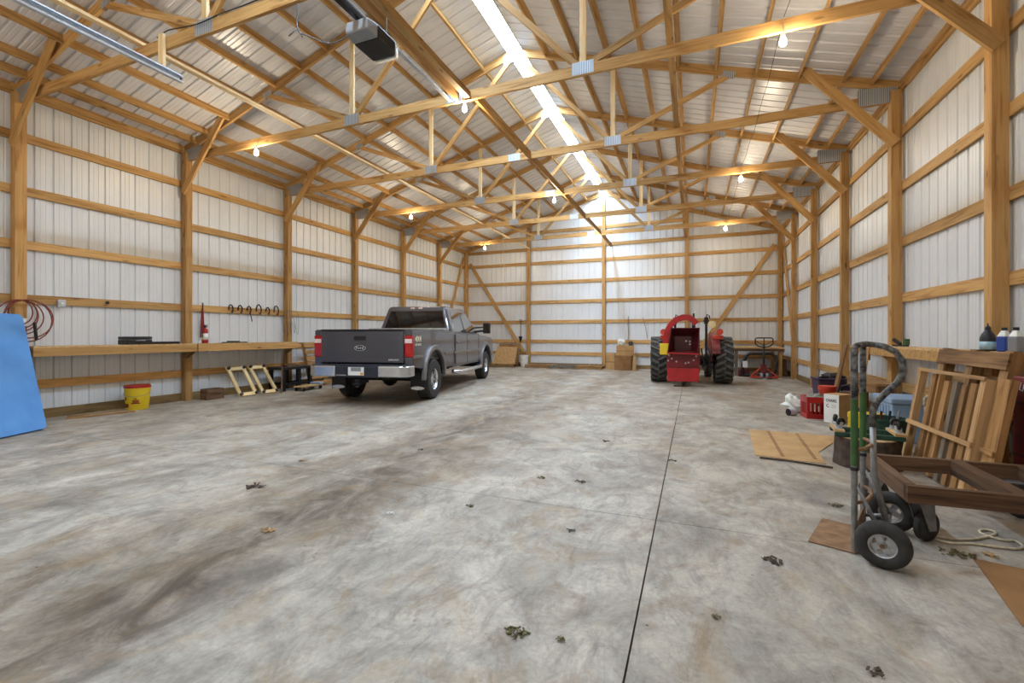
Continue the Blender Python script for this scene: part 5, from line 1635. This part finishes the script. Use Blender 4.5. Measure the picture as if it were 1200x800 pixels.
# ------------------------------------------------------------------ back wall items
pallet_flat('pallet on the floor under the cardboard sheet in the back corner', (-7.30, 17.38, 0), 0, 1.1, 0.95)
t = thing('propped_cardboard', 'worn cardboard panel propped up on the corner pallet', 'cardboard')
b0, t0 = Vector((-7.82, 17.22, 0.126)), Vector((-7.86, 17.66, 0.80))
mb = MB()
mb.hexa([(-7.82, 17.22, 0.126), (-6.80, 17.22, 0.126), (-6.80, 17.25, 0.126), (-7.82, 17.25, 0.126)], [(-7.74, 17.62, 0.84), (-6.84, 17.62, 0.80), (-6.84, 17.65, 0.80), (-7.74, 17.65, 0.84)])
mb.build('panel', 'osb', t)
t = thing('plywood_offcut', 'dark plywood offcut standing behind the cardboard panel', 'board')
MB().hexa([(-7.75, 17.74, 0.126), (-6.82, 17.74, 0.126), (-6.82, 17.77, 0.126), (-7.75, 17.77, 0.126)], [(-7.75, 17.80, 0.95), (-6.82, 17.80, 0.95), (-6.82, 17.83, 0.95), (-7.75, 17.83, 0.95)]).build('sheet', 'cardboard_dark', t)
t = thing('bucket', 'plain white bucket by the back wall post', 'bucket', (-6.52, 17.58, 0))
MB().lathe([(0.15, 0.0), (0.155, 0.01), (0.18, 0.44), (0.19, 0.44), (0.19, 0.48), (0.17, 0.48), (0.15, 0.1), (0.0, 0.1)], 24).build('pail', 'white', t, auto=40)
MB().tube([(0.19 * math.cos(a), 0.19 * math.sin(a), 0.40 - 0.1 * math.sin(-a)) for a in [-PI * k / 12 for k in range(13)]], 0.005, 5).build('bail_handle', 'grey_plastic', t)
for k, x in enumerate((-5.80, -4.76, -3.72)):
    pallet_flat(['flat pallet along the back wall, beside the white bucket', 'flat pallet along the back wall, between two other pallets', 'flat pallet along the back wall, next to the cardboard boxes'][k], (x, 17.48, 0), 0.02 * (k - 1), 1.0, 0.9, 6, ['pallet_old', 'grey_wood', 'pallet'][k], 'flat pallets along the back wall')
t = thing('shovel', 'long-handled shovel hanging on the back wall girt', 'shovel', (-6.86, 18.06, 1.02))
MB().cyl((0, 0, 0.22), (0, 0, 0.86), 0.016, n=8).build('handle', 'dark_wood', t)
MB().tube([(-0.05, 0, 0.95), (-0.05, 0, 0.88), (0, 0, 0.85), (0.05, 0, 0.88), (0.05, 0, 0.95)], 0.013, 6, closed=True).build('grip', 'black', t)
MB().hexa([(-0.02, -0.01, 0.0), (0.02, -0.01, 0.0), (0.02, 0.0, 0.0), (-0.02, 0.0, 0.0)], [(-0.09, -0.02, 0.22), (0.09, -0.02, 0.22), (0.09, 0.0, 0.24), (-0.09, 0.0, 0.24)]).build('blade', 'black_metal', t)
# cardboard boxes with a bag on top
def carton(label, loc, rz, dx, dy, h, mat='cardboard', flaps=False):
    t = thing('cardboard_box', label, 'cardboard box', loc, rz)
    MB().b2(-dx / 2, dx / 2, -dy / 2, dy / 2, 0, h).build('carton', mat, t, bevel=0.006)
    MB().b2(-dx / 2 - 0.001, dx / 2 + 0.001, -dy / 2 - 0.002, -dy / 2, h * 0.46, h * 0.52).build('tape', 'cardboard_dark', t)
    if flaps:
        for sg in (-1, 1):
            MB().box((sg * (dx / 2 + 0.07), 0, h + 0.02), (0.16, dy * 0.9, 0.006), (0, sg * 0.35, 0)).build('flap', mat, t)
    return t
carton('lower cardboard box in the pile by the centre post', (-2.42, 17.42, 0), -0.1, 0.62, 0.5, 0.54, 'cardboard_dark')
carton('open cardboard box on top of the pile by the centre post', (-2.38, 17.40, 0.541), 0.08, 0.62, 0.46, 0.38, 'cardboard')
carton('tall pale cardboard box beside the pile by the centre post', (-2.95, 17.50, 0), 0.1, 0.32, 0.38, 0.60, 'cardboard')
t = thing('plastic_bag', 'white plastic bag spilling over the top cardboard box', 'plastic bag', (-2.50, 17.38, 0.922))
MB().blob((0.0, 0, 0.10), (0.15, 0.15, 0.15), 21, 0.35, 12, 8, flat=0.001).build('bag', 'bag', t)
t = thing('bin_liner', 'dark crumpled bin liner beside the white bag on the boxes', 'bin liner', (-2.17, 17.42, 0.922))
MB().blob((0.0, 0, 0.05), (0.09, 0.12, 0.1), 22, 0.35, 10, 7, flat=0.001).build('liner', 'bin_liner', t)
t = thing('leaning_post', 'pale timber stake leaning beside the cardboard boxes', 'stake', (-2.02, 17.1, 0))
beam('stake', (0, 0, 0.005), (0.03, 0.06, 0.54), 0.13, 0.05, 'pallet_pale', t, up=(0, 1, 0))
t = thing('wall_wire', 'thin dark wire hanging on the back wall above the boxes', 'wire', (-2.3, 18.05, 1.1))
MB().tube([(-0.05, 0, 0.95), (-0.06, 0.0, 0.6), (-0.04, 0, 0.3), (-0.06, 0, 0.0)], 0.012, 5).build('strand', 'grey_cord', t)
MB().tube([(0.5, 0, 0.9), (0.6, 0.0, 0.5), (0.66, 0, 0.1)], 0.008, 5).build('strand', 'grey_cord', t)

# ------------------------------------------------------------------ ceiling hardware
for k, (X_, lab) in enumerate(((-5.92, 'galvanised overhead door track hung from the truss on the truck side'), (-0.80, 'galvanised overhead door track hung from the truss on the pallet side'))):
    t = thing('door_track', lab, 'door track', (X_, YF + 0.1, 4.5))
    Lt = 3.68 - YF - 0.1
    mb = MB()
    prof = [(-0.035, -0.03), (-0.035, 0.03), (-0.015, 0.045), (0.03, 0.045), (0.035, 0.03), (0.035, 0.026), (0.028, 0.040), (-0.013, 0.040), (-0.031, 0.027), (-0.031, -0.027), (-0.013, -0.040), (0.028, -0.040), (0.035, -0.026), (0.035, -0.03), (0.03, -0.045), (-0.015, -0.045)]
    mb.prism(prof, 0.0, Lt, 'xz')
    mb.build('channel', 'galv', t)
    MB().b2(-0.012, 0.012, Lt - 0.02, Lt + 0.0, -0.02, 0.02).build('end_stop', 'black', t)
    hgy = TY(0) + PW / 2 - 0.045 - (YF + 0.1)
    beam('wood_hanger', (-0.07, hgy, 0.05), (-0.07, hgy, 0.47), 0.085, 0.036, 'timber_pale', t, up=(0, 1, 0))

t = thing('door_opener', 'grey and black garage door opener hanging on its rail', 'door opener', (-3.37, 4.17, 4.66))
MB().b2(-0.17, 0.17, -0.14, 0.20, -0.095, 0.075).build('motor_case', 'black', t, bevel=0.03, seg=3)
MB().hexa([(-0.15, -0.30, -0.07), (0.15, -0.30, -0.07), (0.17, -0.135, -0.09), (-0.17, -0.135, -0.09)], [(-0.14, -0.29, 0.06), (0.14, -0.29, 0.06), (0.17, -0.135, 0.07), (-0.17, -0.135, 0.07)]).build('front_cover', 'grey_plastic', t, bevel=0.02, seg=3)
MB().hexa([(-0.15, 0.205, -0.10), (0.15, 0.205, -0.10), (0.13, 0.29, -0.07), (-0.13, 0.29, -0.07)], [(-0.16, 0.205, 0.05), (0.16, 0.205, 0.05), (0.13, 0.28, 0.04), (-0.13, 0.28, 0.04)]).build('lamp_lens', 'bag', t, bevel=0.015)
MB().b2(-0.035, 0.035, YF + 0.1 - 4.17, 0.05, 0.078, 0.118).build('rail', 'black_metal', t)
for x in (-0.12, 0.12):
    MB().b2(x - 0.015, x + 0.015, 0.06, 0.064, 0.07, 0.30).build('hanger_strap', 'galv', t)
t = thing('opener_cable', 'grey cable looping from the door opener with bare tied ends', 'cable')
c = [(-3.60, 4.05, 4.72), (-3.85, 4.02, 4.66), (-4.15, 4.0, 4.80), (-4.32, 3.98, 4.92), (-4.30, 3.97, 5.25), (-4.28, 3.96, 5.75)]
mb = MB()
mb.tube([tuple(p) for p in catmull(c, 6)], 0.008, 6)
for q in ((-4.42, 3.95, 4.84), (-4.24, 3.98, 4.80), (-4.37, 3.9, 4.80)):
    mb.tube([(-4.32, 3.98, 4.93), q], 0.006, 5)
mb.build('cable', 'grey_cord', t, smooth=True)
t = thing('truss_wiring', 'black cable stapled along the bottom chord above the door track hanger', 'cable')
c = [(-6.1, TY(0) + 0.03, 4.96), (-5.9, TY(0) + 0.03, 5.0), (-5.6, TY(0) + 0.03, 4.965), (-5.3, TY(0) + 0.02, 4.93), (-5.0, TY(0) + 0.035, 4.96), (-4.6, TY(0) + 0.035, 4.955), (-4.1, TY(0) + 0.035, 4.958), (-3.6, TY(0) + 0.035, 4.956)]
MB().tube([tuple(p) for p in catmull(c, 5)], 0.007, 5).build('cable', 'black', t)
t = thing('pull_cord', 'white cord hanging down from a truss over the truck', 'cord', (-5.66, TY(4) + PW / 2, 2.95))
MB().tube([(0, 0, 1.854), (0.02, 0, 1.2), (0.05, 0, 0.6), (0.07, 0, 0.0)], 0.008, 5).build('cord', 'rope', t)
for X_, lab in ((0.95, 'thin wire strung between the bulbs on the pallet side'),):
    t = thing('bulb_wire', lab, 'wire')
    for i in (-1, 1, 3):
        ya, yb = TY(i) + PW / 2, TY(i + 2) + PW / 2
        pts = [(X_ + 0.02, ya + (yb - ya) * k / 12, 4.95 - 0.12 * math.sin(PI * k / 12) + 0.03 * math.sin(k * 1.7)) for k in range(13)]
        MB().tube(pts, 0.004, 5).build('strand', 'black', t)

# ------------------------------------------------------------------ litter on the floor
LIT = [(-0.72, 1.85, 0.055, 'leaf'), (-0.53, 1.88, 0.02, 'leaf'), (-0.757, 2.96, 0.03, 'bark'), (-0.94, 3.97, 0.04, 'bark'), (-2.66, 2.20, 0.05, 'cardboard'), (-3.54, 2.80, 0.09, 'bark'),
       (-2.07, 2.75, 0.025, 'paper'), (-1.59, 3.09, 0.03, 'leaf'), (-3.79, 3.56, 0.04, 'cardboard'), (-1.3, 3.95, 0.04, 'leaf'), (0.42, 3.0, 0.06, 'bark'), (1.02, 4.15, 0.05, 'leaf'), (0.66, 2.15, 0.03, 'bark'), (0.1, 2.3, 0.02, 'leaf'),
       (-0.2, 5.0, 0.04, 'bark'), (-1.0, 5.6, 0.05, 'bark'), (-2.9, 4.4, 0.03, 'bark'), (1.47, 3.50, 0.09, 'leaf'), (1.66, 3.56, 0.05, 'cardboard')]
nm = {'leaf': ('leaf_clump', 'small clump of dry leaves on the concrete', 'leaves', 'leaf clumps on the floor'), 'bark': ('bark_scrap', 'dark bark scrap on the concrete', 'bark scrap', 'bark scraps on the floor'),
      'cardboard': ('wood_chip', 'pale torn chip on the concrete', 'chip', 'chips on the floor'), 'paper': ('paper_scrap', 'scrap of white paper on the concrete', 'paper', None)}
WHERE = {2: 'dark bark scrap beside the crossing of the floor joints', 5: 'largest dark bark scrap on the floor, in the dirty wheel track', 10: 'dark bark scrap on the floor before the hand truck toe plate',
         14: 'dark bark scrap lying on the long floor joint', 3: 'dark bark scrap just beyond the short floor joint', 12: 'dark bark scrap in the open floor short of the hand truck', 15: 'dark bark scrap on the floor short of the tractor', 16: 'dark bark scrap on the wheel track behind the truck', 18: 'pale torn chip on the floor beside the rope loop', 4: 'pale torn chip on the dirty wheel track', 8: 'pale torn chip on the floor between truck and mat'}
for k, (x, y, r, m_) in enumerate(LIT):
    a, b_, c_, g_ = nm[m_]
    b_ = WHERE.get(k, b_)
    if (x, y) == (1.47, 3.50): b_ = 'heap of dry leaves on the floor below the frame cart'; g_ = None
    o = MB()
    rnd = random.Random(k + 40)
    for q in range(34 if m_ == 'leaf' else 10):
        ang, rr = rnd.random() * 6.28, r * math.sqrt(rnd.random())
        ll = r * (0.35 if m_ == 'leaf' else 0.7) * rnd.uniform(0.6, 1.2)
        o.box((rr * math.cos(ang), 0.7 * rr * math.sin(ang), 0.004 + 0.010 * rnd.random()), (ll, ll * 0.4, 0.003), (rnd.uniform(-0.5, 0.5), rnd.uniform(-0.5, 0.5), rnd.random() * 6.28))
    for i_, p in enumerate(o.v): o.v[i_] = (p[0], p[1], max(p[2], 0.0005))
    ob = o.build(a, m_)
    ob.location = (x, y, 0)
    tag(ob, b_, c_, g_)
    if m_ == 'leaf': ob['kind'] = 'stuff'
t = thing('wood_strip', 'flat timber strip on the floor beside the blue mat', 'timber strip', (-9.0, 4.35, 0), -0.1)
beam('strip', (-0.06, -0.42, 0.012), (0.06, 0.42, 0.012), 0.09, 0.018, 'pallet', t)
t = thing('timber_strip', 'long pale timber strip on the floor along the wall by the bucket', 'timber strip', (-9.3, 4.5, 0))
beam('strip', (0, -0.45, 0.01), (0.02, 0.3, 0.01), 0.05, 0.016, 'pallet_old', t)
